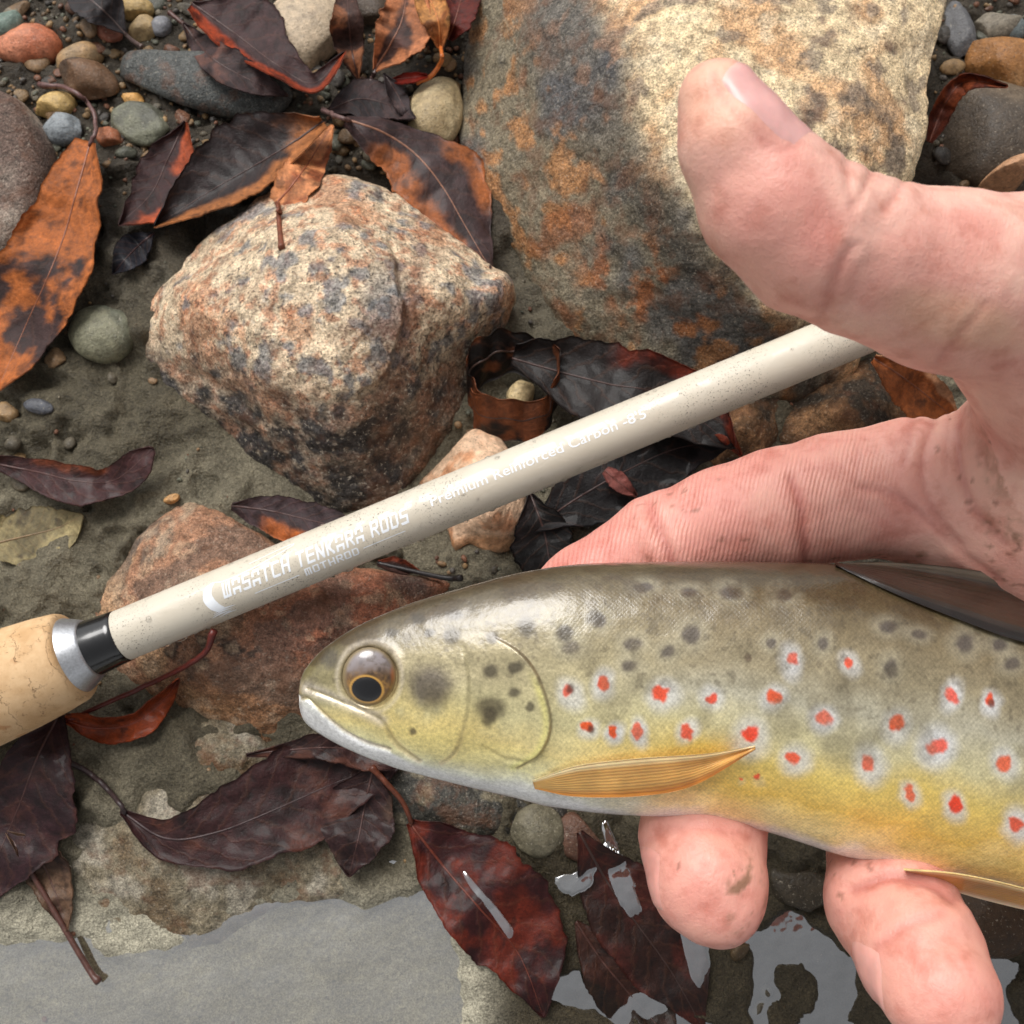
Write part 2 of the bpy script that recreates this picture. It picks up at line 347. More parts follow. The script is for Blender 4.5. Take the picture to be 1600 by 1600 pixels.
k = (sst(0, 30, GV[:, 0]) * sst(60, -10, np.abs(GV[:, 1] + 20)) * 0.7)[:, None]; gc = gc * (1 - k) + k * lin((64, 60, 53))
k = (sst(-95, -112, GV[:, 1]) * sst(8, -10, GV[:, 0]))[:, None]; gc = gc * (1 - k) + k * lin((176, 170, 150))  # pale silt bed, brightened further to carry the pool's sky reflection
k = (sst(-60, -95, GV[:, 1]) * sst(-12, 5, GV[:, 0]))[:, None]; gc = gc * (1 - k) + k * lin((70, 62, 46))
if np.mean(vnormals(GV, GF)[:, 2]) < 0: GF = [f[::-1] for f in GF]
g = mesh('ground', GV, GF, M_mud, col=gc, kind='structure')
ALLV = [GV[:0]]; ALLF = []; NV = 0
def collide(V, F):
    global NV
    ALLV.append(V); ALLF.extend([tuple(i + NV for i in f) for f in F]); NV += len(V)
def bvh_all():
    V = np.vstack(ALLV); return BVHTree.FromPolygons(V.tolist(), ALLF)
# coarse copy of the ground for resting things on it
cx = np.arange(-170, 171, 2.0); cy = np.arange(-160, 191, 2.0); CX, CY = np.meshgrid(cx, cy, indexing='ij')
CV = np.stack([CX, CY, ground_z(CX, CY)], -1).reshape(-1, 3); collide(CV, grid_faces(len(cx), len(cy)))

CZ = CV[:, 2].reshape(len(cx), len(cy))
def gz1(x, y):
    fx = min(max((x - cx[0]) / 2.0, 0), len(cx) - 1.001); fy = min(max((y - cy[0]) / 2.0, 0), len(cy) - 1.001); i, j = int(fx), int(fy); a, b = fx - i, fy - j
    return float(CZ[i, j] * (1 - a) * (1 - b) + CZ[i + 1, j] * a * (1 - b) + CZ[i, j + 1] * (1 - a) * b + CZ[i + 1, j + 1] * a * b)
# water: one sheet that the mud rises through
wx = np.linspace(-600, 600, 60); wy = np.linspace(-1500, -70, 60); WX, WY = np.meshgrid(wx, wy, indexing='ij')
WV = np.stack([WX, WY, WX * 0 + WATER_Z], -1).reshape(-1, 3); WF = grid_faces(60, 60)
if vnormals(WV, WF)[:, 2].mean() < 0: WF = [f[::-1] for f in WF]
mesh('water', WV, WF, M_water, kind='structure')

# ------------------------------------------------------------------ rocks
def rbf(ctrl):
    C = np.array(ctrl, float); X = C[:, :2] / 100.0; n = len(X)
    def K(A, B):
        r = np.linalg.norm(A[:, None] - B[None], axis=2); return r ** 1.5
    A = np.zeros((n + 3, n + 3)); A[:n, :n] = K(X, X) + np.eye(n) * 0.02; A[:n, n] = 1; A[:n, n + 1:] = X; A[n, :n] = 1; A[n + 1:, :n] = X.T
    wv = np.linalg.solve(A, np.concatenate([C[:, 2], [0, 0, 0]]))
    def f(px, py):
        Q = np.stack([px, py], -1).reshape(-1, 2) / 100.0
        return (K(Q, X) @ wv[:n] + wv[n] + Q @ wv[n + 1:]).reshape(np.shape(px))
    return f
def rock(name, label, outline, ctrl, mat, colf, nr=70, na=220, amp=1.2, size=14, seed=1, grooves=(), edge=3.0, group=None, rimamp=4.0, step=None):
    O = spline(outline, na, True)
    C = np.mean([c[:2] for c in ctrl], axis=0); f = rbf(list(ctrl) + [tuple(o) for o in outline])
    an = np.linspace(0, 1, na, endpoint=False) * 2 * math.pi
    jit = fbm(np.stack([O[:, 0], O[:, 1], O[:, 0] * 0 + seed * 31], -1), 60, 4, seed) * rimamp
    rad = O[:, :2] - C; O2 = C + rad * (1 + jit / np.linalg.norm(rad, axis=1))[:, None]
    ks = np.linspace(0, 1, nr) ** 0.8
    PX = C[0] + (O2[:, 0] - C[0])[None] * ks[:, None]; PY = C[1] + (O2[:, 1] - C[1])[None] * ks[:, None]
    Z = f(PX, PY); ed = np.clip((ks - 0.88) / 0.12, 0, 1) ** 2.2
    Z = Z - edge * ed[:, None]
    for pts, dep, wid in grooves:
        dd = seg_dist(PX, PY, pts); Z = Z - dep * np.exp(-(dd / wid) ** 2)
    if step:
        sp_ = spline(step, 60); xe = np.interp(PY, sp_[:, 1], sp_[:, 0]) + 6 * fbm(np.stack([PX * 0, PY, PX * 0], -1), 24, 3, 5); dx = xe - PX
        Z = Z + 2.2 * sst(sp_[0, 1] - 40, sp_[0, 1] + 20, PY) * sst(sp_[-1, 1] + 10, sp_[-1, 1] - 30, PY) * sst(-3, 4, dx) * np.exp(-np.maximum(dx, 0) / 80)
    V = at_a(PX, PY, Z).reshape(-1, 3)
    rim = V[-na:].copy(); cw = at(C[0], C[1], 0)
    sides = []
    for t in (0.12, 0.3, 0.6, 1.0):
        r2 = rim.copy(); dirv = rim[:, :2] - cw[:2]; dirv /= np.linalg.norm(dirv, axis=1)[:, None]
        r2[:, 2] = rim[:, 2] * (1 - t) + t * (-9.0); r2[:, :2] += dirv * (0.6 - 2.0 * t); sides.append(r2)
    V = np.vstack([V] + sides); F = grid_faces(nr + 4, na, True)
    N = vnormals(V, F)
    if N[:nr * na, 2].mean() < 0: F = [q[::-1] for q in F]; N = -N
    V = V + N * (amp * fbm(V, size, 5, seed, 0.55) + 0.35 * amp * (0.5 - np.abs(fbm(V, size * 0.45, 3, seed + 9))) + 0.12 * fbm(V, 1.6, 2, seed + 5))[:, None]
    px, py, d = proj(V); col = colf(px, py, V)
    base = at(C[0], C[1], 0)
    o = mesh(name, V, F, mat, base=base, col=col, label=label, cat='rock', group=group)
    collide(V[::1], F); return o
def mixc(a, b, k): return a * (1 - k[:, None]) + k[:, None] * b
def blob(px, py, cx, cy, rx, ry, rot=0, soft=0.5):
    c, s = math.cos(math.radians(rot)), math.sin(math.radians(rot)); x = px - cx; y = py - cy
    q = np.hypot((x * c + y * s) / rx, (-x * s + y * c) / ry); return sst(1 + soft, 1 - soft, q)

def col_big(px, py, V):
    n = fbm(V, 16, 4, 3); n2 = fbm(V, 6, 4, 6); n3 = fbm(V, 30, 3, 12)
    q = np.zeros((len(px), 3)) + lin((228, 204, 164))  # cream top face, its sunlit brightness put into this colour
    q = mixc(q, lin((206, 148, 98)), sst(0.1, 0.5, n) * 0.6)
    q = mixc(q, lin((134, 120, 106)), sst(0.3, 0.55, n2) * 0.75)
    q = mixc(q, lin((226, 208, 176)), sst(0.1, 0.6, -n2) * 0.6)
    ridge_x = np.interp(py, [-200, 0, 130, 280, 400, 500, 620], [930, 960, 985, 1040, 1110, 1210, 1330])
    left = sst(30, -50, px - ridge_x + 40 * n)
    grey = np.zeros_like(q) + lin((128, 118, 98))
    grey = mixc(grey, lin((92, 92, 92)), sst(0.0, 0.5, fbm(V, 22, 3, 44)) * 0.8)
    grey = mixc(grey, lin((178, 124, 76)), sst(0.08, 0.42, n2 + 0.35 * n3) * 0.75)
    grey = mixc(grey, lin((150, 88, 50)), sst(0.35, 0.6, n) * 0.6)
    q = mixc(q, grey, left)
    dark = sst(95, 20, np.abs(px - ridge_x + 30 + 30 * n)) * sst(180, 330, py) * 0.8
    q = mixc(q, lin((62, 60, 56)), dark * sst(-0.3, 0.3, n + 0.4))
    q = mixc(q, lin((84, 84, 88)), blob(px, py, 900, 90, 70, 150, -20) * 0.6)
    q = mixc(q, lin((152, 94, 58)), blob(px, py, 1010, 450, 120, 60, 30) * sst(-0.1, 0.3, n2) * 0.9)
    q = mixc(q, lin((120, 106, 92)), blob(px, py, 1330, 210, 110, 70, 20) * sst(0.0, 0.25, n2) * 0.8)
    return q
rock('boulder', 'large tan and grey boulder with rusty orange patches beside the thumb',
     [(745, -80, 20), (738, 40, 12), (722, 130, 5), (720, 210, 3), (745, 290, 3), (790, 370, 3), (840, 450, 2), (880, 510, 2), (960, 575, 1), (1060, 625, 1), (1190, 640, 2), (1310, 600, 8), (1385, 470, 22), (1420, 300, 36), (1445, 200, 40), (1458, 100, 42), (1478, 0, 44), (1490, -110, 42), (1330, -230, 36), (1050, -240, 36), (850, -180, 28)],
     [(960, 0, 47), (985, 130, 48), (1040, 280, 46), (1110, 400, 42), (1210, 500, 34), (1200, 100, 53), (1350, 150, 50), (1300, 300, 47), (1400, 50, 49), (1100, -120, 50), (850, 200, 24), (900, 330, 22), (980, 450, 19), (1100, 550, 14), (860, 50, 34), (940, 240, 35)],
     M_boulder, col_big, nr=110, na=360, amp=1.6, size=22, seed=3, edge=2.0)
def col_mid(px, py, V):
    n = fbm(V, 11, 4, 13); n2 = fbm(V, 5, 4, 16)
    q = np.zeros((len(px), 3)) + lin((212, 190, 160))
    q = mixc(q, lin((186, 122, 82)), sst(0.05, 0.4, n) * 0.55); q = mixc(q, lin((178, 104, 66)), sst(0.12, 0.45, fbm(V, 2.4, 3, 71)) * 0.55)
    q = mixc(q, lin((122, 124, 126)), sst(0.18, 0.5, n2) * 0.8)
    q = mixc(q, lin((118, 118, 118)), blob(px, py, 600, 480, 35, 60, 0) * 0.7)
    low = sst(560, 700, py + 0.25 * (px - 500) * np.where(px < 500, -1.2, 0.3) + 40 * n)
    q = mixc(q, lin((112, 100, 92)), low * 0.7); q = mixc(q, lin((50, 50, 52)), low * sst(-0.05, 0.35, n2) * 0.85)  # lower face: its shade painted in, together with dark speckle
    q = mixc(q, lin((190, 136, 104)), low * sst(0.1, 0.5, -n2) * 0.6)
    q = mixc(q, lin((62, 56, 50)), sst(600, 700, px + 0.6 * (py - 500)) * sst(480, 560, py) * 0.55)  # lower-right side darkened, shade put into the stone colour
    q = mixc(q, lin((122, 84, 66)), blob(px, py, 645, 470, 14, 110, 8) * 0.6)
    return q
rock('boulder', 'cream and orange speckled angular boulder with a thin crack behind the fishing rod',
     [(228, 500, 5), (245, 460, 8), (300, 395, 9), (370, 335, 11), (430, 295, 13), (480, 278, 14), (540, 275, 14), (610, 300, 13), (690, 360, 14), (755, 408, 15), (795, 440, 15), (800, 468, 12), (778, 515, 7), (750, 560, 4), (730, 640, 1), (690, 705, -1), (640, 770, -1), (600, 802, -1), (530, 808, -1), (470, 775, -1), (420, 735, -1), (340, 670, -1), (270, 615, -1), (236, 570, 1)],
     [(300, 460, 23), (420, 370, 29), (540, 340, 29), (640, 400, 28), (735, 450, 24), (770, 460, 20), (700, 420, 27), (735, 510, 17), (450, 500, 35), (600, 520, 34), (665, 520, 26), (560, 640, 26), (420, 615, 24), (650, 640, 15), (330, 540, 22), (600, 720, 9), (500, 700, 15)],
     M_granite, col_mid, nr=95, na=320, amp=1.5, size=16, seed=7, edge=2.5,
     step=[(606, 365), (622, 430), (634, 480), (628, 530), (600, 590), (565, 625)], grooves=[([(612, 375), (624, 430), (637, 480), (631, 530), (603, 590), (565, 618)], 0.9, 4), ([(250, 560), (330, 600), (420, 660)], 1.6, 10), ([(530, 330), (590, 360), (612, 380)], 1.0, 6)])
def col_low(px, py, V):
    n = fbm(V, 12, 4, 23); n2 = fbm(V, 4.5, 4, 26)
    q = np.zeros((len(px), 3)) + lin((170, 126, 98))
    q = mixc(q, lin((206, 168, 128)), sst(0.1, 0.5, n) * 0.7)
    q = mixc(q, lin((72, 72, 72)), sst(0.14, 0.42, n + 0.35 * n2) * blob(px, py, 330, 880, 190, 90, 15, 0.6) * 0.9)
    q = mixc(q, lin((162, 92, 66)), blob(px, py, 560, 960, 170, 70, -15) * 0.7)
    q = mixc(q, lin((58, 54, 52)), blob(px, py, 640, 915, 40, 22, 15) * 0.8)
    q = mixc(q, lin((60, 54, 50)), blob(px, py, 330, 1020, 130, 30, 5) * sst(-0.1, 0.2, n2) * 0.9)
    q = mixc(q, lin((138, 98, 64)), sst(1030, 1100, py) * 0.7); q = mixc(q, lin((198, 170, 140)), sst(.2, .5, n2) * .5); q = mixc(q, lin((96, 84, 76)), sst(.15, .5, -n - .3 * n2) * .6)
    return q
rock('boulder', 'rusty red and brown boulder lying under the fishing rod and trout snout',
     [(155, 935, 2), (185, 890, 3), (215, 845, 4), (255, 805, 4), (300, 785, 5), (350, 805, 6), (420, 845, 8), (520, 880, 6), (620, 893, 5), (690, 903, 2), (700, 925, 1), (660, 985, -1), (570, 1080, -2), (510, 1140, -2), (460, 1166, -2), (415, 1168, -2), (345, 1145, -2), (255, 1105, -2), (185, 1065, -2), (158, 1000, 0)],
     [(280, 850, 13), (380, 900, 16), (500, 930, 16), (600, 930, 10), (300, 960, 16), (420, 1000, 15), (450, 1085, 8), (320, 1050, 11)],
     M_rust, col_low, nr=80, na=280, amp=1.3, size=13, seed=11, edge=2.5)
def col_slab(px, py, V):
    n = fbm(V, 10, 4, 33); q = np.zeros((len(px), 3)) + lin((122, 112, 92))
    q = mixc(q, lin((150, 142, 126)), sst(0.0, 0.5, n)); q = mixc(q, lin((98, 80, 58)), sst(0.1, 0.5, -n) * 0.8); return q
M_wetrock = mat_rock('rock_wet', 1.0, 0.34, 0.5, 0.35)
rock('flat_stone', 'wet grey brown slab half sunk at the edge of the pool',
     [(95, 1300, -1), (150, 1250, 0), (250, 1215, 0), (360, 1200, 0), (470, 1220, 0), (560, 1330, 0), (565, 1390, -1), (480, 1410, -2), (420, 1425, -3), (330, 1480, -4), (220, 1490, -4), (130, 1450, -4), (85, 1380, -3)],
     [(200, 1300, 3.5), (300, 1340, 4), (400, 1350, 2.5), (480, 1340, 2.0), (230, 1400, 1)], M_wetrock, col_slab, nr=60, na=200, amp=0.9, size=10, seed=15, edge=1.0)
rock('flat_stone', 'lumpy grey slab between the red leaf and the wine dark leaf',
     [(250, 1175, -1), (290, 1140, 0), (350, 1120, 0), (420, 1170, 0), (450, 1200, 0), (420, 1230, -1), (330, 1240, -1), (260, 1220, -1)],
     [(330, 1180, 3), (380, 1190, 3)], M_wetrock, col_slab, nr=40, na=120, amp=0.8, size=8, seed=16, edge=1.0)
def col_dark(px, py, V):
    n = fbm(V, 6, 4, 37); q = np.zeros((len(px), 3)) + lin((66, 64, 58)); return mixc(q, lin((110, 102, 84)), sst(0.1, 0.5, n))
rock('flat_stone', 'blackish pitted stone under the belly of the trout',
     [(560, 1190, -1), (640, 1180, 0), (760, 1220, 0), (830, 1260, 0), (800, 1300, -1), (700, 1310, -1), (620, 1290, -1), (570, 1250, -1)],
     [(680, 1245, 5), (740, 1260, 4)], M_wetrock, col_dark, nr=40, na=120, amp=0.8, size=6, seed=17, edge=1.0)
def col_brown(px, py, V):
    n = fbm(V, 8, 4, 47); q = np.zeros((len(px), 3)) + lin((104, 76, 52)); q = mixc(q, lin((150, 112, 78)), sst(0.0, 0.5, n)); return mixc(q, lin((60, 50, 40)), sst(0.1, 0.5, -n))
rock('stone', 'brown mottled stone under the rod above the index finger',
     [(1230, 640, 4), (1300, 590, 5), (1370, 560, 5), (1420, 600, 4), (1430, 700, 2), (1330, 740, 0), (1240, 720, 0), (1210, 680, 2)],
     [(1320, 640, 20), (1360, 660, 18)], M_rust, col_brown, nr=50, na=160, amp=1.0, size=9, seed=19, edge=2.0)
rock('stone', 'olive brown stone wedged under the rod between boulder and leaf',
     [(1090, 690, 2), (1130, 640, 3), (1200, 600, 4), (1225, 620, 4), (1215, 690, 2), (1160, 740, 0), (1110, 730, 0)],
     [(1160, 670, 12)], M_rust, col_brown, nr=40, na=120, amp=0.8, size=8, seed=20, edge=2.0)
def col_pink(px, py, V):
    n = fbm(V, 7, 4, 57); q = np.zeros((len(px), 3)) + lin((226, 190, 158)); q = mixc(q, lin((206, 150, 112)), sst(0.0, 0.5, n)); return mixc(q, lin((190, 130, 80)), blob(px, py, 760, 850, 60, 14, 0) * 0.7)
rock('quartz_stone', 'pale pink and orange quartz stone under the rod lettering',
     [(655, 760, 2), (690, 720, 4), (735, 672, 6), (775, 680, 6), (815, 740, 6), (823, 810, 4), (805, 845, 2), (770, 866, 1), (735, 852, 1), (712, 858, 1), (700, 820, 2), (672, 790, 2)],
     [(740, 740, 14), (765, 810, 13)], M_pebble, col_pink, nr=50, na=160, amp=0.7, size=9, seed=21, edge=1.5)

# ------------------------------------------------------------------ pebbles
BV = bvh_all()
def surf(x, y):
    h = BV.ray_cast(Vector((x, y, 300)), Vector((0, 0, -1))); return h[0].z if h[0] is not None else 0.0
def unit_sphere(nu, nv):
    V = [(0, 0, 1)]
    for i in range(1, nv):
        t = math.pi * i / nv
        for j in range(nu): a = 2 * math.pi * j / nu; V.append((math.sin(t) * math.cos(a), math.sin(t) * math.sin(a), math.cos(t)))
    V.append((0, 0, -1)); F = []
    for j in range(nu): F.append((0, 1 + j, 1 + (j + 1) % nu))
    for i in range(nv - 2):
        for j in range(nu):
            a = 1 + i * nu; F.append((a + j, a + nu + j, a + nu + (j + 1) % nu, a + (j + 1) % nu))
    b = 1 + (nv - 2) * nu
    for j in range(nu): F.append((b + j, len(V) - 1, b + (j + 1) % nu))
    return np.array(V, float), F
SPH = unit_sphere(40, 24); SPL = unit_sphere(14, 9); SPT = unit_sphere(8, 5)
def stone_shape(sph, seed, sx, sy, sz, rot, angular=0, bump=0.12):
    U, F = sph; rs = np.random.RandomState(seed); V = U.copy()
    for _ in range(angular):
        n = rs.normal(size=3); n /= np.linalg.norm(n); c = rs.uniform(0.55, 0.85); dd = V @ n - c
        V = V - np.maximum(dd, 0)[:, None] * n * 0.92
    V = V * (1 + bump * fbm(U * 10 + seed * 3.1, 11, 3, seed))[:, None]
    V = V * np.array([sx, sy, sz]); c, s = math.cos(rot), math.sin(rot)
    return V @ np.array([[c, s, 0], [-s, c, 0], [0, 0, 1]]), F
def pebble(px, py, wpx, hpx, rot, rgb, label, name='pebble', cat='pebble', rgb2=None, hmm=None, angular=3, seed=None, sink=0.35, mat=None, group=None, sph=None, onrock=True):
    seed = seed if seed is not None else int(px * 7 + py * 13)
    p = at(px, py, 3.0); k = np.linalg.norm(p - CAM) / FPX * 0.97
    sx, sy = wpx * k / 2, hpx * k / 2; sz = hmm / 2 if hmm else 0.36 * (sx + sy)
    z0 = surf(p[0], p[1]) if onrock else gz1(p[0], p[1])
    zc = z0 + sz * (1 - sink * 2); p = at(px, py, zc)
    V, F = stone_shape(sph or SPH, seed, sx, sy, sz, math.radians(-rot), angular)
    V = V + np.array([p[0], p[1], zc])
    q = np.zeros((len(V), 3)) + lin(rgb)
    if rgb2 is not None: q = mixc(q, lin(rgb2), sst(-0.05, 0.35, fbm(V, max(sx, 3), 3, seed + 1)))
    base = (p[0], p[1], zc - sz)
    o = mesh(name, V, F, mat or M_pebble, base=base, col=q, label=label, cat=cat, group=group)
    collide(V, F); return o
pebble(-12, 292, 190, 290, -8, (112, 92, 82), 'large rounded brown grey cobble against the orange brown leaf', 'cobble', 'cobble', (170, 156, 142), 34, 1, 5, mat=M_rust)
pebble(320, 128, 250, 108, 14, (82, 84, 82), 'smooth dark grey oval stone with a rusty end among the gravel', 'stone', 'stone', (106, 88, 72), 14, 2, 6, mat=M_wetrock)
pebble(478, 52, 135, 150, 25, (188, 168, 142), 'smooth beige stone inside the curl of the red rimmed leaf', 'stone', 'stone', (168, 146, 120), 16, 2, 7)
pebble(681, 175, 80, 122, 4, (190, 172, 136), 'smooth straw coloured oblong stone beside the large boulder', 'stone', 'stone', (172, 152, 116), 13, 2, 8)
pebble(45, 72, 96, 62, -6, (204, 132, 100), 'smooth salmon orange pebble in the gravel', rgb2=(184, 108, 76), angular=2)
pebble(10, 40, 42, 48, 30, (112, 128, 118), 'blue green pebble behind the salmon orange pebble')
pebble(87, 167, 58, 42, -8, (196, 164, 106), 'yellow ochre pebble touching the blue grey wedge shaped pebble')
pebble(100, 204, 60, 48, 10, (140, 146, 150), 'blue grey wedge shaped pebble beside the curved leaf stem', angular=5)
pebble(204, 156, 42, 26, 20, (214, 162, 96), 'small bright amber pebble near the dark oval stone', angular=4)
pebble(125, 92, 68, 40, -22, (158, 132, 100), 'tan oblong pebble beside the salmon orange pebble', rgb2=(186, 150, 108))
pebble(140, 125, 92, 56, 25, (112, 84, 62), 'chocolate brown angular pebble below the tan oblong pebble', rgb2=(70, 56, 44), angular=6)
pebble(222, 195, 90, 66, 25, (118, 118, 100), 'olive grey lump of stone beside the amber pebble', rgb2=(92, 92, 80), angular=5)
pebble(160, 520, 104, 94, 10, (128, 126, 104), 'round olive stone pressed into the mud beside the boulder', 'stone', 'stone', (98, 100, 86), 12, 2, 9, 0.42)
pebble(225, 45, 38, 46, 12, (172, 146, 106), 'straw coloured pebble above the dark oval stone')
pebble(252, 42, 28, 34, 0, (124, 124, 128), 'slate grey pebble beside the straw coloured pebble')
pebble(170, 50, 40, 30, 30, (146, 92, 74), 'reddish brown flat pebble below the dark hanging leaf')
pebble(212, 18, 50, 38, -15, (178, 150, 100), 'ochre pebble at the foot of the dark hanging leaf')
pebble(170, 215, 40, 30, 40, (156, 96, 66), 'russet chip beside the olive grey lump')
pebble(1552, 40, 84, 52, -22, (128, 120, 106), 'grey brown pebble above the orange brown block by the boulder', hmm=8)
pebble(1580, 46, 44, 40, 0, (104, 112, 112), 'small blue grey pebble leaning on the grey brown pebble', hmm=7)
pebble(1500, 50, 40, 90, -5, (96, 96, 98), 'slate pebble hugging the right side of the large boulder', hmm=8)
pebble(1570, 105, 140, 80, 10, (150, 104, 60), 'orange brown blocky stone with a pale vein beside the large boulder', 'stone', 'stone', (176, 134, 90), 14, 6, 31)
pebble(1560, 215, 190, 170, -15, (78, 68, 58), 'dark brown wet cobble beside the large boulder and thumb', 'cobble', 'cobble', (104, 90, 74), 22, 2, 33)
pebble(1572, 280, 80, 32, -25, (184, 140, 106), 'beige splinter of stone next to the dark wet cobble', hmm=22, angular=4, sink=0.1)
pebble(812, 620, 44, 60, 30, (226, 200, 152), 'cream pebble inside the ring shaped curled leaf', hmm=9, angular=2)
pebble(840, 1300, 90, 80, 10, (104, 98, 80), 'wet olive grey pebble under the trout beside the red leaf', hmm=7, angular=3, mat=M_pebble)
pebble(905, 1310, 80, 70, 40, (94, 66, 52), 'wet reddish brown pebble under the trout beside the olive grey one', hmm=6, angular=3)
pebble(575, 15, 60, 60, 20, (86, 72, 60), 'dark brown stone between the beige stone and the tan leaf tips', hmm=9)
pebble(60, 635, 45, 22, 15, (88, 90, 96), 'blue grey chip of stone bedded in mud below the orange brown leaf', hmm=3)
pebble(268, 780, 26, 14, -20, (196, 150, 98), 'tiny amber chip in the mud behind the rusty boulder', hmm=3)
pebble(600, 860, 60, 40, 10, (100, 96, 82), 'olive stone between the rod and rusty boulder', hmm=8)
pebble(850, 1480, 60, 44, 10, (76, 60, 44), 'wet brown pebble in the shallows beside the red leaf tip', hmm=3)
pebble(1250, 1390, 100, 70, 30, (62, 54, 42), 'dark wet stone in the shallows between the two fingertips', hmm=6)
pebble(1540, 1440, 130, 90, 20, (66, 48, 32), 'dark brown wet stone below the pelvic fin', 'stone', 'stone', hmm=9)

rnd = random.Random(4)
def blocked(px, py, m=0):
    p = at(px, py, 2.0); return surf(p[0], p[1]) > gz1(p[0], p[1]) + 2.5
tones = [((126, 116, 98), 'grey'), ((150, 120, 88), 'tan'), ((98, 92, 86), 'slate'), ((134, 92, 70), 'brown'), ((112, 112, 96), 'olive'), ((168, 136, 96), 'buff')]
areas = [((-40, -50, 720, 260), 190, 'in the leafy gravel bed beside the dark oval stone', 'gravel pebbles by the dark oval stone'), ((1470, -40, 1680, 330), 34, 'in the gravel beside the large boulder and dark wet cobble', 'gravel pebbles by the dark wet cobble'),
         ((0, 420, 240, 760), 12, 'bedded in the mud left of the cream boulder', 'pebbles bedded in the mud'), ((700, 640, 1150, 900), 14, 'among the black leaves under the rod', 'pebbles under the rod'), ((760, 1260, 1600, 1600), 16, 'in the dark shallows under the fingertips', 'pebbles in the shallows')]
for (x0, y0, x1, y1), n, where, grp in areas:
    for i in range(n):
        px, py = rnd.uniform(x0, x1), rnd.uniform(y0, y1); s = rnd.uniform(11, 38) ; tone, tn = tones[rnd.randrange(6)]
        if blocked(px, py): continue
        q = rnd.uniform(0.75, 1.12) * (0.6 if 'shallows' in where or 'black' in where else 0.92); tone = tuple(min(255, v * q) for v in tone)
        pebble(px, py, s, s * rnd.uniform(0.6, 0.95), rnd.uniform(0, 180), tone, 'small %s pebble %s' % (tn, where), angular=6, seed=rnd.randrange(9999), sph=SPL, group=grp, onrock=False, hmm=s * rnd.uniform(0.08, 0.12), sink=0.3)
# fine gravel, too small and too many to count
gvV = []; gvF = []; gvC = []; nv0 = 0
GSH = [stone_shape(SPT, k_ + 1, 1, 1, 1, 0, 3, 0.1) for k_ in range(60)]
for i in range(3600):
    u = rnd.random()
    if u < 0.45: px, py = rnd.uniform(-100, 740), rnd.uniform(-120, 270)
    elif u < 0.65: px, py = rnd.uniform(1450, 1800), rnd.uniform(-150, 360)
    elif u < 0.72: px, py = rnd.uniform(680, 1150), rnd.uniform(640, 900)
    else: px, py = rnd.uniform(-200, 1800), rnd.uniform(-300, 1700)
    p = at(px, py, 0.0); z = gz1(p[0], p[1])
    if u >= 0.72 and p[1] < -60 and rnd.random() < 0.85: continue
    s = rnd.uniform(0.35, 1.5) * (1.0 if u < 0.72 else 0.6)
    V, F = GSH[i % 60]; an_ = rnd.uniform(0, 6.28); V = V * np.array([s, s * rnd.uniform(0.6, 1), s * 0.6]); V = V @ np.array([[math.cos(an_), math.sin(an_), 0], [-math.sin(an_), math.cos(an_), 0], [0, 0, 1]])
    V = V + np.array([p[0], p[1], z + 0.2 * s]); gvV.append(V); gvF += [tuple(a + nv0 for a in f) for f in F]; nv0 += len(V)
    t = lin(tones[rnd.randrange(6)][0]) * rnd.uniform(0.4, 1.0); gvC.append(np.tile(t, (len(V), 1)))
mesh('gravel', np.vstack(gvV), gvF, M_pebble, col=np.vstack(gvC), label='fine mixed gravel scattered over the mud around the boulders', cat='gravel', kind='stuff')

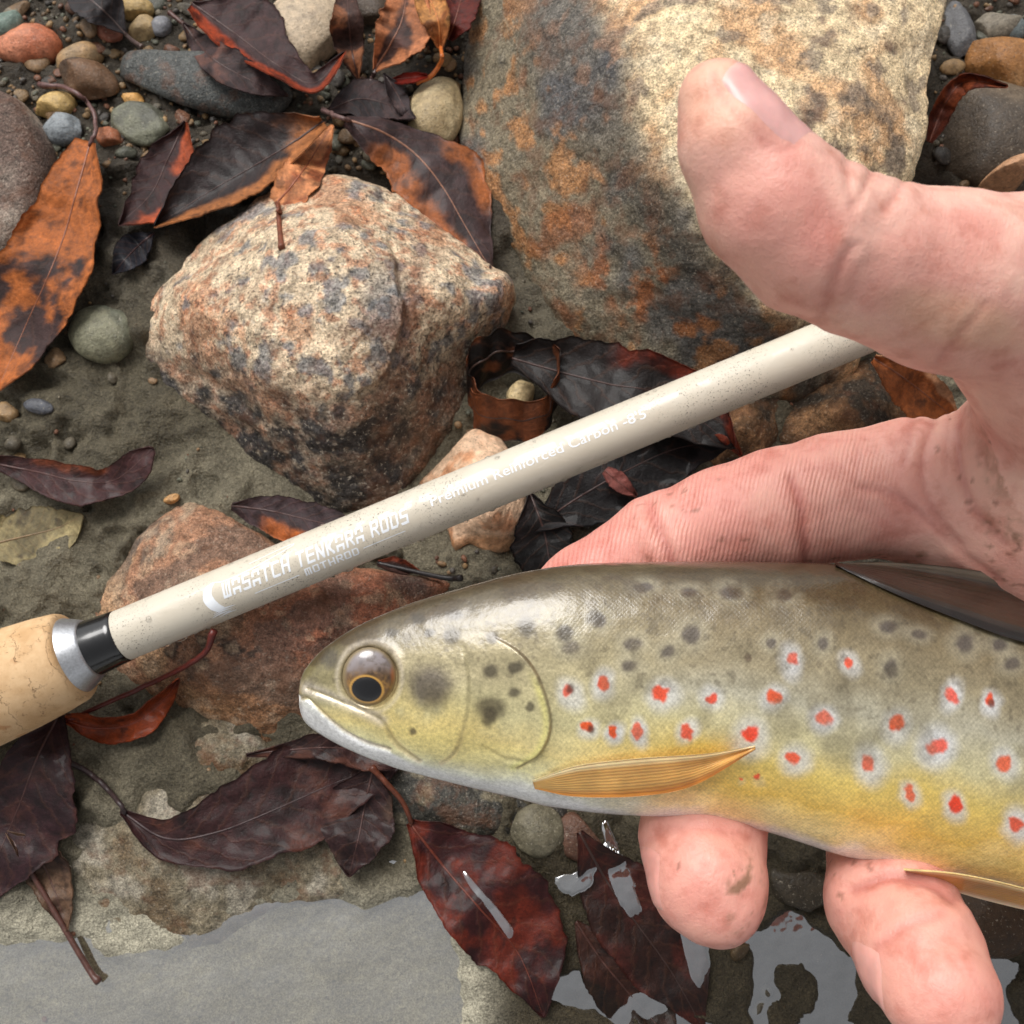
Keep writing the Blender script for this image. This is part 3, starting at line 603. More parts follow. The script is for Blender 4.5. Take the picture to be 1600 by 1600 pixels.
# ------------------------------------------------------------------ leaves
BV = bvh_all()
DARK = (62, 40, 40); PURP = (84, 64, 66); ORG = (186, 104, 56); RUST = (150, 66, 34); WINE = (60, 26, 26); RED = (126, 42, 24); TAN = (196, 136, 84); BLK = (30, 24, 24)
def leaf(label, mid, wl, wr, c1, c2, mask, curl=(1.0, 1.0), stem=None, wet=False, seed=1, group=None, wrinkle=1.3, abs_z=False, name='fallen_leaf', nT=80, nS=25, pw=2.0, stemcol=(84, 52, 44), drape=0.75, ride=False, midcol=None):
    """mid: (px, py, lift mm) along the midrib; wl / wr: half widths in photo pixels to the left / right of travel."""
    M = spline(mid, nT); nS2 = nS
    if abs_z: zmid = M[:, 2]
    else:
        zs = []
        for p in M:
            zs.append(hitz(p[0], p[1]))
        zs = np.array(zs)
        if ride: zs = np.array([zs[max(0, i - 22):i + 23].max() for i in range(nT)])
        kern = np.ones(15) / 15; zs = np.convolve(np.pad(zs, 7, mode='edge'), kern, 'valid'); zmid = zs + M[:, 2] + 0.6
    T = np.gradient(M[:, :2], axis=0); T /= np.linalg.norm(T, axis=1)[:, None]; Nn = np.stack([T[:, 1], -T[:, 0]], -1)
    tt = np.linspace(0, 1, nT)
    WL = np.interp(tt, np.linspace(0, 1, len(wl)), wl); WR = np.interp(tt, np.linspace(0, 1, len(wr)), wr)
    kern = np.array([1, 2, 3, 4, 3, 2, 1.0]); kern /= kern.sum()
    WL = np.convolve(np.pad(WL, 3, mode='edge'), kern, 'valid'); WR = np.convolve(np.pad(WR, 3, mode='edge'), kern, 'valid')
    WL[-1] = WR[-1] = 0.3
    ser = 1 + 0.012 * np.sin(tt * 150 + seed) + 0.10 * fbm(np.stack([tt * 100, tt * 0 + seed * 7, tt * 0], -1), 7, 3, seed)
    ser2 = 1 + 0.012 * np.sin(tt * 143 + seed * 2) + 0.10 * fbm(np.stack([tt * 100, tt * 0 + seed * 7 + 50, tt * 0], -1), 7, 3, seed)
    WL = WL * ser; WR = WR * ser2
    ss = np.linspace(-1, 1, nS)
    PX = np.zeros((nT, nS)); PY = PX.copy(); Z = PX.copy()
    cl = np.interp(tt, np.linspace(0, 1, len(np.atleast_1d(curl[0]))), np.atleast_1d(curl[0])) if np.ndim(curl[0]) else np.full(nT, curl[0])
    cr = np.interp(tt, np.linspace(0, 1, len(np.atleast_1d(curl[1]))), np.atleast_1d(curl[1])) if np.ndim(curl[1]) else np.full(nT, curl[1])
    for j, s in enumerate(ss):
        wv = np.where(s < 0, WL * (-s), WR * s) * (1 if s > 0 else -1)       # + = right of travel
        PX[:, j] = M[:, 0] - Nn[:, 0] * wv; PY[:, j] = M[:, 1] - Nn[:, 1] * wv
        Z[:, j] = zmid + np.where(s < 0, cl, cr) * abs(s) ** pw
    Z0 = Z.copy()
    Vv = at_a(PX, PY, Z)
    Z = Z + wrinkle * fbm(np.stack([PX / 5.5, PY / 5.5, PX * 0 + seed * 9], -1), 9, 3, seed) * (0.4 + 0.6 * np.abs(ss))[None]
    Z = Z + 0.22 * wrinkle * fbm(np.stack([PX / 5.5, PY / 5.5, PX * 0 + seed * 5], -1), 3.0, 2, seed + 50)
    if not abs_z:
        for i in range(nT):
            for j in range(nS):
                g_ = surf2(Vv[i, j, 0], Vv[i, j, 1])
                if Z[i, j] < g_ + 0.45: Z[i, j] = Z[i, j] + drape * (g_ + 0.45 - Z[i, j])
        for _ in range(2):
            Zp = np.pad(Z, 1, mode='edge'); Z = 0.5 * Z + 0.125 * (Zp[:-2, 1:-1] + Zp[2:, 1:-1] + Zp[1:-1, :-2] + Zp[1:-1, 2:])
    V = at_a(PX, PY, Z).reshape(-1, 3)
    F = grid_faces(nT, nS); N = vnormals(V, F)
    if N[:, 2].mean() < 0: F = [f[::-1] for f in F]; N = -N
    th = 0.16; n0 = len(V); V2 = np.vstack([V + N * th, V - N * th]); F2 = list(F) + [tuple(i + n0 for i in f[::-1]) for f in F]
    ring = [j for j in range(nS)] + [i * nS + nS - 1 for i in range(1, nT)] + [(nT - 1) * nS + j for j in range(nS - 2, -1, -1)] + [i * nS for i in range(nT - 2, 0, -1)]
    for a, b in zip(ring, ring[1:] + ring[:1]): F2.append((a, b, b + n0, a + n0))
    TT, SS = np.meshgrid(tt, ss, indexing='ij'); nz = fbm(V, 9, 4, seed + 3)
    mk = np.clip(mask(TT.ravel(), SS.ravel(), nz), 0, 1); q = mixc(np.zeros((n0, 3)) + lin(c1), lin(c2), mk)
    sp = sst(0.42, 0.6, fbm(V, 3.2, 3, seed + 8)); q = mixc(q, lin((34, 26, 26)), sp * 0.55)
    q = q * (0.62 if wet else 0.8); q = np.vstack([q, q * 0.9]); uv = np.stack([TT.ravel(), SS.ravel()], -1); uv = np.vstack([uv, uv])
    base = V.mean(0); base[2] = V[:, 2].min()
    r = root(name, label, 'leaf', base, group)
    mt = M_leafwet if wet else M_leafdry
    mesh('blade', V2, F2, mt, r, col=q, uv=uv)
    rib = V.reshape(nT, nS, 3)[:, nS // 2] + N.reshape(nT, nS, 3)[:, nS // 2] * 0.15
    V3, F3 = tube(rib[:-2] - np.array([0, 0, .08]), np.linspace(0.40, 0.10, nT - 2), 8); sc = np.tile(lin(midcol) if midcol else 0.5 * lin(stemcol) + 0.5 * lin(c1) * 0.8, (len(V3), 1)); mesh('midrib', V3, F3, M_stem, r, col=sc)
    if stem is not None:
        pts = [(M[2, 0], M[2, 1], zmid[0])] + [tuple(s) for s in stem]; Q = []
        SP = spline(pts, 30)
        for i, p in enumerate(SP):
            if i == 0: Q.append(rib[0]); continue
            zz = (p[2] if abs_z else max(hitz(p[0], p[1]) + 0.7, 0) + p[2]) if i > 3 else None
            if zz is None: zz = rib[0][2] + (max(hitz(p[0], p[1]) + 0.7, 0) + p[2] - rib[0][2]) * i / 6 if not abs_z else p[2]
            Q.append(at(p[0], p[1], zz))
        Q = np.array(Q); Q[1:-1, 2] = np.convolve(Q[:, 2], [.25, .5, .25], 'same')[1:-1]; Q[1:-1, 2] = np.convolve(Q[:, 2], [.25, .5, .25], 'same')[1:-1]
        rr = np.linspace(0.6, 0.8, len(Q)); rr[-3:] *= [1.15, 1.3, 1.2]
        V4, F4 = tube(Q, rr, 10); mesh('stem', V4, F4, M_stem, r, col=np.tile(lin(stemcol), (len(V4), 1)))
    return r
def hitz(px, py):
    dr = cp(px, py, 1.0) - CAM; h = BV.ray_cast(Vector(CAM.tolist()), Vector(dr.tolist()).normalized()); return h[0].z if h[0] is not None else 0.0
def surf2(x, y):
    h = BV.ray_cast(Vector((x, y, 300)), Vector((0, 0, -1))); return h[0].z if h[0] is not None else 0.0
def edge_l(a, b): return lambda t, s, n: sst(a, b, -s + 0.35 * n)
def edge_r(a, b): return lambda t, s, n: sst(a, b, s + 0.35 * n)
def patch(k=0.0): return lambda t, s, n: sst(k - 0.15, k + 0.2, n)
W0 = [2, 14, 30, 42, 48, 46, 40, 30, 18, 1]
def W(mx, *f):
    b = np.array([0.05, 0.35, 0.68, 0.9, 1.0, 0.97, 0.85, 0.64, 0.36, 0.02]); return list(b * mx)

leaf('large orange brown leaf with grey blotches beside the brown grey cobble', [(142, 222, 5), (120, 300, 7), (100, 370, 7), (72, 440, 6), (40, 510, 4), (-5, 612, 2)], [6, 30, 40, 50, 55, 60, 58, 45, 30, 2], [24, 45, 55, 70, 80, 84, 72, 60, 40, 2],
     (186, 106, 54), (70, 52, 50), lambda t, s, n: sst(0.22, 0.5, n + 0.5 * np.exp(-((t - .72) / .2) ** 2) - 0.25 * (t < .45) + 0.3 * sst(.8, 1, t)), (2.5, 1.5), [(150, 195, 6), (140, 165, 6), (110, 140, 4), (62, 132, 2)], seed=2, stemcol=(104, 74, 70))
leaf('small blackish leaf with a red orange stripe tucked under the dark curled leaf', [(290, 190, 4), (262, 250, 4), (235, 305, 4), (185, 352, 3)], W(52), W(40), DARK, (176, 82, 48), lambda t, s, n: sst(0.0, 0.25, -s - 0.25 + 0.6 * n) * sst(1.0, .8, t), (2, 2), seed=3)
leaf('big black brown leaf with a curled tan and orange rim above the cream boulder', [(505, 190, 10), (455, 225, 8), (400, 258, 7), (330, 298, 7), (240, 355, 6)], [12, 18, 26, 34, 40, 40, 30, 24, 14, 1], [8, 40, 70, 78, 80, 74, 60, 44, 24, 1], (52, 40, 40), (196, 124, 72), lambda t, s, n: np.maximum(sst(0.45, 0.75, -s + 0.3 * n), sst(.26, .1, t + .12 * n)), (5.0, 3.5), seed=4, wet=True)
leaf('small orange leaf with its stem lying on top of the cream boulder', [(432, 318, 1.0), (455, 292, 2.5), (485, 250, 4), (520, 195, 5)], [14, 30, 32, 26, 18, 2], [18, 32, 34, 28, 16, 2], (222, 146, 96), (164, 92, 58), patch(0.25), (0.5, 1.2), [(436, 345, 0.8), (440, 388, 0.3)], seed=5, ride=True, stemcol=(120, 66, 44), midcol=(150, 84, 56))
leaf('purple brown leaf with an orange side hanging over the cream boulder edge', [(540, 186, 9), (600, 208, 9), (650, 242, 8), (690, 290, 7), (725, 350, 5), (768, 424, 2)], [4, 18, 26, 36, 60, 78, 60, 42, 24, 2], [10, 34, 50, 60, 64, 66, 58, 44, 26, 2], (76, 56, 56), (192, 112, 62), lambda t, s, n: np.maximum(sst(0.28, 0.55, s + 0.35 * n) * sst(.1, .25, t), sst(.55, .8, -s + .2 * n) * sst(.35, .5, t) * sst(.8, .7, t)), (-2.0, -1.5), [(522, 180, 8), (505, 172, 5)], seed=6, wet=True, stemcol=(110, 84, 80), midcol=(150, 106, 84))
leaf('dark purple leaf with a curled red rim around the beige stone', [(300, 5, 6), (370, 55, 6), (430, 100, 6), (490, 130, 7), (540, 80, 11)], [3, 30, 62, 70, 62, 40, 24, 16, 12, 2], [10, 24, 30, 26, 22, 18, 14, 14, 10, 2], (72, 52, 52), (158, 62, 30), lambda t, s, n: sst(0.35, 0.65, s + 0.3 * n + 0.5 * sst(.7, .95, t)), (1.0, 4.5), seed=7)
leaf('dark purple leaf lying over the smooth dark grey oval stone', [(285, 35, 3), (330, 90, 2.5), (390, 125, 2), (450, 150, 1)], W(34), W(26), (70, 54, 54), (104, 72, 64), patch(.1), (1, 1), [(265, 20, 2)], seed=8)
leaf('grey black leaf hanging from its long stem over the gravel', [(195, 52, 5), (165, 20, 7), (130, -10, 8), (80, -50, 8)], W(30), W(44), (56, 52, 54), (84, 72, 68), patch(.2), (1, 1), [(205, 62, 4), (222, 74, 2)], seed=9, stemcol=(110, 90, 84))
leaf('tan brown leaf with a dark centre between the beige stone and large boulder', [(585, 110, 5), (610, 70, 8), (630, 25, 10), (640, -50, 10)], W(38), W(50), (192, 122, 82), (84, 58, 52), lambda t, s, n: sst(.35, .1, np.abs(s) + .5 * n), (2, 3), [(580, 125, 3), (560, 150, 2)], seed=10, stemcol=(86, 64, 60))
leaf('folded golden brown leaf pointing at the straw coloured stone', [(688, 75, 12), (685, 35, 13), (670, -5, 13), (650, -50, 12)], [4, 20, 26, 26, 16, 2], [4, 14, 20, 22, 14, 2], (206, 144, 84), (170, 104, 58), patch(.1), (2, 3), [(690, 95, 9), (672, 120, 5), (650, 128, 3)], seed=11, stemcol=(200, 110, 50))
leaf('red and rust leaf standing against the large boulder top edge', [(700, 62, 8), (715, 20, 11), (730, -40, 14)], [4, 20, 26, 24, 2], [6, 24, 30, 28, 2], (150, 72, 44), (100, 36, 28), patch(-.05), (2, 2), seed=12)
leaf('scarlet sliver of leaf between the tan leaf and straw coloured stone', [(612, 126, 4), (640, 122, 5), (668, 118, 5)], [3, 9, 9, 2], [3, 8, 8, 2], (160, 40, 22), (206, 90, 40), patch(.2), (1, 1), seed=13, wet=True)
leaf('blackish leaf under the purple brown leaf beside the straw coloured stone', [(510, 175, 2.5), (560, 155, 3), (610, 165, 3), (650, 185, 2)], W(32), W(30), (50, 42, 44), (70, 54, 54), patch(.1), (.5, .5), seed=14)
leaf('thin dark leaf leaning on the straw coloured stone', [(600, 115, 5), (622, 150, 5), (640, 190, 3)], W(14), W(14), (64, 54, 56), (92, 74, 72), patch(.1), (1, 1), seed=15)
leaf('brown leaf standing upright between beige stone and tan leaf', [(560, 125, 2), (550, 80, 6), (545, 30, 10), (540, -40, 10)], W(30), W(22), (78, 56, 50), (150, 96, 66), patch(.2), (2, 2), seed=16)
leaf('small blue black leaf between the orange brown leaf and cream boulder', [(240, 365, 2), (210, 390, 2), (176, 428, 1)], W(24), W(28), (38, 38, 46), (60, 54, 58), patch(.1), (1, 1), seed=17, wet=True)
leaf('twisted purple leaf with red underside lying on bare mud', [(-20, 722, 3), (60, 738, 4), (120, 752, 4), (180, 750, 5), (240, 700, 10)], [10, 16, 18, 22, 26, 24, 22, 26, 26, 4], [8, 12, 22, 32, 34, 36, 26, 30, 26, 4], (76, 46, 46), (130, 66, 40), lambda t, s, n: sst(.4, .8, -s + .3 * n) * sst(.2, .3, t) * sst(.75, .65, t), (1.5, 0.6), seed=18, wet=True)
leaf('olive grey oval leaf pressed flat into the mud beside the rusty boulder', [(-10, 850, 0.8), (40, 838, 0.9), (90, 825, 0.9), (130, 805, 0.8)], [26, 40, 44, 44, 38, 24, 2], [26, 38, 42, 44, 40, 28, 2], (124, 112, 82), (152, 138, 100), patch(.0), (.3, .3), seed=19, stemcol=(140, 104, 66), wrinkle=.2)
leaf('purple grey leaf with an orange lower edge between cream boulder and rod', [(362, 790, 5), (420, 798, 8), (480, 812, 9), (560, 830, 8)], [3, 18, 26, 30, 28, 24, 4], [6, 26, 36, 40, 40, 34, 4], (70, 54, 56), (190, 104, 54), lambda t, s, n: sst(.2, .42, s + .3 * n) * sst(.2, .35, t), (1, -1), seed=20)
leaf('bright red brown leaf curled upward below the silver collar of the rod', [(100, 1125, 4), (150, 1138, 3), (210, 1130, 3), (255, 1095, 4), (280, 1060, 6)], [10, 20, 16, 14, 14, 18, 10, 2], [3, 12, 22, 26, 26, 20, 12, 2], (154, 66, 30), (112, 40, 24), patch(.1), (4, 1), [(300, 1035, 8), (335, 985, 9)], seed=21, wet=True, stemcol=(90, 30, 22))
leaf('wine black leaf lying under the cork grip', [(95, 1110, 5), (60, 1180, 4), (30, 1260, 3), (0, 1330, 2), (-40, 1420, 1)], W(90), W(60), (58, 34, 38), (84, 50, 46), patch(.1), (1, 1), seed=22, wet=True)
leaf('wet brown leaf with a curled tip half under the pool edge', [(10, 1300, 1.5), (60, 1340, 1.5), (85, 1390, 1.5), (105, 1455, 0.5)], W(34), W(36), (86, 62, 50), (120, 92, 72), patch(.0), (1, 1), [(130, 1500, 0), (155, 1535, 0)], seed=23, wet=True, name='fallen_leaf')
leaf('long wine dark leaf with sandy specks lying on the wet slab', [(190, 1268, 2), (260, 1310, 3), (340, 1300, 4), (430, 1265, 4), (520, 1225, 4), (640, 1180, 3)], [3, 22, 40, 62, 74, 80, 82, 70, 40, 2], [4, 24, 44, 60, 70, 74, 70, 56, 34, 2], (62, 34, 34), (96, 56, 46), patch(.25), (1, 1), [(170, 1235, 1.5), (135, 1205, 1.5), (100, 1188, 2)], seed=24, wet=True, stemcol=(56, 42, 42))
leaf('dark leaf tip pointing left from under the trout jaw', [(385, 1180, 3), (450, 1172, 5), (540, 1170, 6), (620, 1200, 6)], [2, 8, 20, 30, 30, 2], [2, 10, 16, 24, 26, 2], (62, 38, 36), (98, 62, 52), patch(.2), (1, 1), seed=25, wet=True)
leaf('crumpled blackish leaf with pale veins under the trout jaw', [(585, 1195, 5), (570, 1260, 4), (560, 1310, 3), (545, 1370, 2)], W(50), W(72), (56, 34, 34), (92, 70, 60), patch(.25), (1, 1), [(592, 1192, 5)], seed=26, wet=True, wrinkle=1.4)
leaf('deep red leaf with long stem slanting into the shallows', [(640, 1285, 3), (690, 1350, 3.5), (750, 1420, 3), (810, 1490, 2), (850, 1590, 0.8)], [6, 50, 80, 96, 104, 104, 92, 72, 40, 2], [4, 26, 44, 54, 60, 62, 56, 44, 26, 2], (112, 40, 24), (62, 22, 22), lambda t, s, n: sst(-.05, .35, n - .3 * s + .3 * sst(.6, .9, t)), (1.2, 0.8), [(630, 1255, 4), (605, 1225, 6), (580, 1198, 8)], seed=27, wet=True, stemcol=(92, 46, 28))
leaf('murky red brown leaf lying in the shallows below the fingertip', [(905, 1300, 1.5), (950, 1380, 1.5), (1000, 1450, 1.5), (1050, 1520, 1), (1100, 1610, .6)], W(78), W(70), (84, 38, 30), (56, 32, 26), patch(.05), (.5, .5), seed=28, wet=True, midcol=(60, 40, 34))
leaf('dark brown leaf in the shallows touching the murky red brown leaf', [(900, 1440, 1), (940, 1500, 1), (990, 1560, .8), (1060, 1640, .6)], W(60), W(50), (72, 40, 30), (50, 34, 24), patch(.1), (.3, .3), seed=29, wet=True)
leaf('small dark leaf with reddish stem lying on the rusty boulder beside the rod', [(590, 880, 3), (620, 885, 3), (655, 893, 2)], [4, 14, 12, 2], [4, 10, 10, 2], (70, 46, 40), (140, 66, 44), edge_l(.2, .5), (1, 1), [(690, 902, 2.5), (722, 903, 4)], seed=30, stemcol=(40, 34, 34))
leaf('orange brown leaf standing between the brown mottled stone and thumb', [(1365, 560, 18), (1410, 590, 18), (1450, 620, 16), (1500, 660, 12)], [6, 26, 34, 34, 26, 4], [6, 24, 40, 46, 34, 4], (164, 92, 48), (206, 150, 110), edge_l(.6, .8), (2, 1), seed=31)
leaf('thin red brown leaf arching beside the large boulder and orange brown block', [(1452, 222, 10), (1478, 160, 16), (1510, 128, 20), (1575, 135, 18)], [4, 14, 16, 14, 10, 2], [4, 16, 18, 16, 8, 2], (140, 68, 38), (96, 44, 30), patch(.1), (2, 2), seed=32)
leaf('big black leaf with a dull red edge leaning on the boulder behind the rod', [(800, 560, 9), (870, 580, 12), (950, 600, 14), (1040, 620, 14), (1150, 700, 10)], [20, 46, 60, 66, 62, 60, 60, 56, 40, 2], [8, 26, 50, 60, 60, 60, 60, 46, 30, 2], (36, 28, 26), (134, 52, 32), lambda t, s, n: sst(.35, .65, -s + .35 * n) * sst(.35, .55, t), (4, 1), seed=33, wet=True, wrinkle=1.2)
leaf('black wet leaf in the gap between rod and index finger', [(830, 830, 3), (900, 780, 4), (980, 735, 5), (1060, 700, 6), (1150, 690, 6)], W(60), W(66), (26, 22, 24), (48, 40, 42), patch(.2), (1, 1), seed=34, wet=True, wrinkle=1.2)
leaf('black crumpled leaf beside the pale pink quartz stone', [(828, 770, 4), (850, 830, 4), (860, 880, 3), (880, 940, 2)], W(40), W(56), (24, 20, 20), (44, 36, 36), patch(.2), (1.5, 1.5), seed=35, wet=True, wrinkle=1.5)
leaf('small pink brown leaf tip showing between black leaves under the rod', [(945, 735, 8), (965, 752, 8), (995, 775, 8)], [8, 16, 12, 2], [6, 14, 12, 2], (156, 92, 84), (120, 64, 56), patch(.1), (.5, .5), seed=36)
leaf('red tipped leaf under the rod beside the olive brown stone', [(1090, 640, 10), (1125, 670, 10), (1158, 712, 8)], [8, 14, 14, 2], [8, 12, 12, 2], (150, 62, 36), (100, 36, 26), patch(.1), (1, 1), seed=37, wet=True)

# the ring shaped curled leaf: a strip of leaf rolled around an upright axis
def ring_leaf():
    nA, nH = 90, 16; cxp, cyp = 800, 608
    V = []; UV = []
    ang = np.linspace(math.radians(215), math.radians(215 + 395), nA)
    cen = at(cxp, cyp, 8)
    base_z = float(surf2(cen[0], cen[1]))
    for i, a in enumerate(ang):
        t = i / (nA - 1); rad = 14.0 - 1.6 * t + 0.6 * math.sin(5 * a)
        top = 13.0 + 2.2 * math.sin(3 * a + 1) + 1.0 * math.sin(11 * a); bot = 3.0
        if t > 0.9: top = top * (1 - (t - 0.9) * 5) + 2
        for j in range(nH):
            h = j / (nH - 1); z = bot + (top - bot) * h; r2 = rad * (0.94 + 0.06 * h) + 0.4 * math.sin(9 * a + 4 * h)
            V.append((cen[0] + r2 * math.cos(a), cen[1] + 0.82 * r2 * math.sin(a) - 4.0 + 9.0 * h, base_z * 0.2 + z)); UV.append((t, h * 2 - 1))
    V = np.array(V); F = grid_faces(nA, nH); N = vnormals(V, F); n0 = len(V)
    V2 = np.vstack([V + N * 0.16, V - N * 0.16]); F2 = list(F) + [tuple(i + n0 for i in f[::-1]) for f in F]
    ring = [j for j in range(nH)] + [i * nH + nH - 1 for i in range(1, nA)] + [(nA - 1) * nH + j for j in range(nH - 2, -1, -1)] + [i * nH for i in range(nA - 2, 0, -1)]
    for a, b in zip(ring, ring[1:] + ring[:1]): F2.append((a, b, b + n0, a + n0))
    UV = np.array(UV); nz = fbm(V, 6, 4, 5); q = mixc(np.zeros((n0, 3)) + lin((112, 62, 36)), lin((26, 20, 18)), sst(-.1, .35, nz - .4 * UV[:, 1] + .35 * np.sin(np.repeat(ang, nH)) + .1))
    q = np.vstack([q, q]); base = V.mean(0); base[2] = V[:, 2].min()
    r = root('curled_leaf', 'brown leaf curled into an open ring around the cream pebble', 'leaf', base)
    mesh('blade', V2, F2, M_leafwet, r, col=q, uv=np.vstack([UV, UV]))
    rib = V.reshape(nA, nH, 3)[:, nH // 2] * 1.0; nn = N.reshape(nA, nH, 3)[:, nH // 2]; V3, F3 = tube(rib + nn * 0.1, 0.35, 8); mesh('midrib', V3, F3, M_stem, r, col=np.tile(lin((70, 48, 40)), (len(V3), 1)))
ring_leaf()

# ------------------------------------------------------------------ water films over the leaves of the shallows, shaped as streaks of reflected sky
def film(poly):
    na_, nk = 90, 12; O = spline(poly, na_, True)[:, :2]; C = O.mean(0); th_ = np.linspace(0, 2 * math.pi, na_, endpoint=False)
    jit = 1 + 0.22 * fbm(np.stack([O[:, 0], O[:, 1], O[:, 0] * 0], -1), 26, 4, 2); O = C + (O - C) * jit[:, None]
    ks = np.linspace(0, 1, nk); PX = C[0] + (O[:, 0] - C[0])[None] * ks[:, None]; PY = C[1] + (O[:, 1] - C[1])[None] * ks[:, None]
    Q = at_a(PX, PY, 1.0); Z = np.zeros_like(PX)
    for i in range(nk):
        for j in range(na_): Z[i, j] = BV3.ray_cast(Vector((Q[i, j, 0], Q[i, j, 1], 100)), Vector((0, 0, -1)))[0].z
    zl = np.percentile(Z, 60); Z = np.maximum(zl + 0.25, 0.5 * Z + 0.5 * zl + 0.3) * 0.6 + 0.4 * (zl + 0.3) - 0.35 * np.clip((ks - 0.85) / 0.15, 0, 1)[:, None] ** 2
    V = at_a(PX, PY, Z).reshape(-1, 3); F = grid_faces(nk, na_, True)
    if vnormals(V, F)[:, 2].mean() < 0: F = [f[::-1] for f in F]
    mesh('water', V, F, M_water, base=V.mean(0), kind='structure')
def all_bvh_meshes():
    Vs = []; Fs = []; n = 0
    for o in bpy.data.objects:
        if o.type == 'MESH' and (o.name.startswith('blade') or o.name.startswith('flat_stone') or o.name.startswith('pebble')):
            mw = o.matrix_basis if o.parent is None else o.parent.matrix_basis @ o.matrix_basis
            co = np.zeros(len(o.data.vertices) * 3); o.data.vertices.foreach_get('co', co); co = (co.reshape(-1, 3) + np.array(mw.translation)) / MM
            Vs += co.tolist(); Fs += [tuple(i + n for i in p.vertices) for p in o.data.polygons]; n = len(Vs)
    Vs += CV.tolist(); Fs += [tuple(i + n for i in f) for f in grid_faces(len(cx), len(cy))]
    return BVHTree.FromPolygons(Vs, Fs)
BV3 = all_bvh_meshes()
for poly in ([(945, 1288), (972, 1330), (990, 1375), (1003, 1425), (985, 1432), (962, 1400), (948, 1345)],
             [(1015, 1375), (1050, 1400), (1085, 1445), (1112, 1485), (1100, 1535), (1078, 1520), (1058, 1450), (1030, 1420)],
             [(732, 1370), (760, 1398), (800, 1450), (796, 1468), (770, 1432), (738, 1392)],
             [(868, 1372), (900, 1362), (932, 1338), (922, 1388), (890, 1404)]):
    film(poly)

# ------------------------------------------------------------------ the fishing rod
RD = 258.0
A0 = cp(190, 993.4, RD); A1 = cp(1300, 535.1, RD); AX = (A1 - A0) / np.linalg.norm(A1 - A0)
tocam = -FW - AX * (-FW @ AX); tocam /= np.linalg.norm(tocam); UPV = np.cross(tocam, AX); 
if UPV @ UP < 0: UPV = -UPV
PXM = RD / FPX                                # mm per pixel at the rod
rodr = root('fishing_rod', 'cream fishing rod with white lettering and cork grip laid across the rocks', 'fishing rod', A0 - np.array([0, 0, 6.6]))
def lathe(prof, n=72):
    V = []; 
    for s, r in prof:
        for j in range(n):
            a = 2 * math.pi * j / n; V.append(A0 + AX * s + r * (tocam * math.cos(a) + UPV * math.sin(a)))
    F = grid_faces(len(prof), n, True); V = np.array(V)
    c = V.mean(0)
    return V, F
def add_lathe(name, prof, mat, parent=rodr, n=72):
    V, F = lathe(prof, n); uv_ = np.array([(s_, r_ * 2 * math.pi * j / n) for s_, r_ in prof for j in range(n)]); return mesh(name, V, F, mat, parent, base=list(rodr['_base']), uv=uv_)
R0 = 40.6 * PXM
def RAD(s): return R0 - 0.0016 * max(s, 0)
bl = [(-0.6, 0.1), (-0.6, R0 * 0.93), (0, R0 * 0.985), (0.6, R0)] + [(s, RAD(s)) for s in np.linspace(2, 440, 60)] + [(440.5, R0 * 0.7), (440.5, 0.1)]
blank = add_lathe('blank', bl, M_rod)
add_lathe('end_cap', [(436, 0.1), (436, R0 + 0.6), (450, R0 + 0.6), (452, R0 * .7), (452, 0.1)], M_black)
kk = PXM
add_lathe('winding_band', [(-58 * kk, 0.1), (-58 * kk, 45 * kk), (-50 * kk, 45 * kk), (-30 * kk, 43.5 * kk), (-8 * kk, 42 * kk), (1 * kk, 41.6 * kk), (2 * kk, 40 * kk), (2 * kk, 0.1)], M_black)
add_lathe('collar', [(-90 * kk, 0.1), (-90 * kk, 60 * kk), (-80 * kk, 61.5 * kk), (-77 * kk, 61 * kk), (-52 * kk, 48 * kk), (-49 * kk, 46.5 * kk), (-49 * kk, 0.1)], M_silver)
ck = [(-78 * kk, 0.1), (-78 * kk, 60 * kk), (-79 * kk, 66 * kk), (-82 * kk, 70 * kk), (-88 * kk, 73 * kk), (-120 * kk, 78 * kk), (-170 * kk, 83 * kk), (-240 * kk, 87 * kk)] + [(-240 * kk - s, (87 - 6 * math.sin(s / 210 * math.pi)) * kk) for s in np.linspace(4, 210, 30)] + [(-240 * kk - 214, 70 * kk), (-240 * kk - 216, 0.1)]
add_lathe('cork_grip', ck, M_cork)
def rod_pt(u, v, lift=0.05):                  # u mm along the blank, v mm round it (0 faces up to the light)
    r = RAD(u); a = v / r; return A0 + AX * u + (r + lift) * (tocam * math.cos(a) + UPV * math.sin(a))
def print_mesh(name, V2, F, base):
    bm = bmesh.new(); vs = [bm.verts.new((p[0], p[1], 0)) for p in V2]
    for f in F:
        try: bm.faces.new([vs[i] for i in f])
        except ValueError: pass
    for yy in np.arange(-5, 5, 0.5):
        bmesh.ops.bisect_plane(bm, geom=bm.verts[:] + bm.edges[:] + bm.faces[:], plane_co=(0, float(yy) + 0.013, 0), plane_no=(0, 1, 0))
    bm.verts.ensure_lookup_table(); bm.verts.index_update()
    V = np.array([rod_pt(v.co.x, v.co.y) for v in bm.verts]); Fn = [tuple(v.index for v in f.verts) for f in bm.faces]; bm.free()
    return mesh(name, V, Fn, M_print, blank, base=list(rodr['_base']), smooth=True)
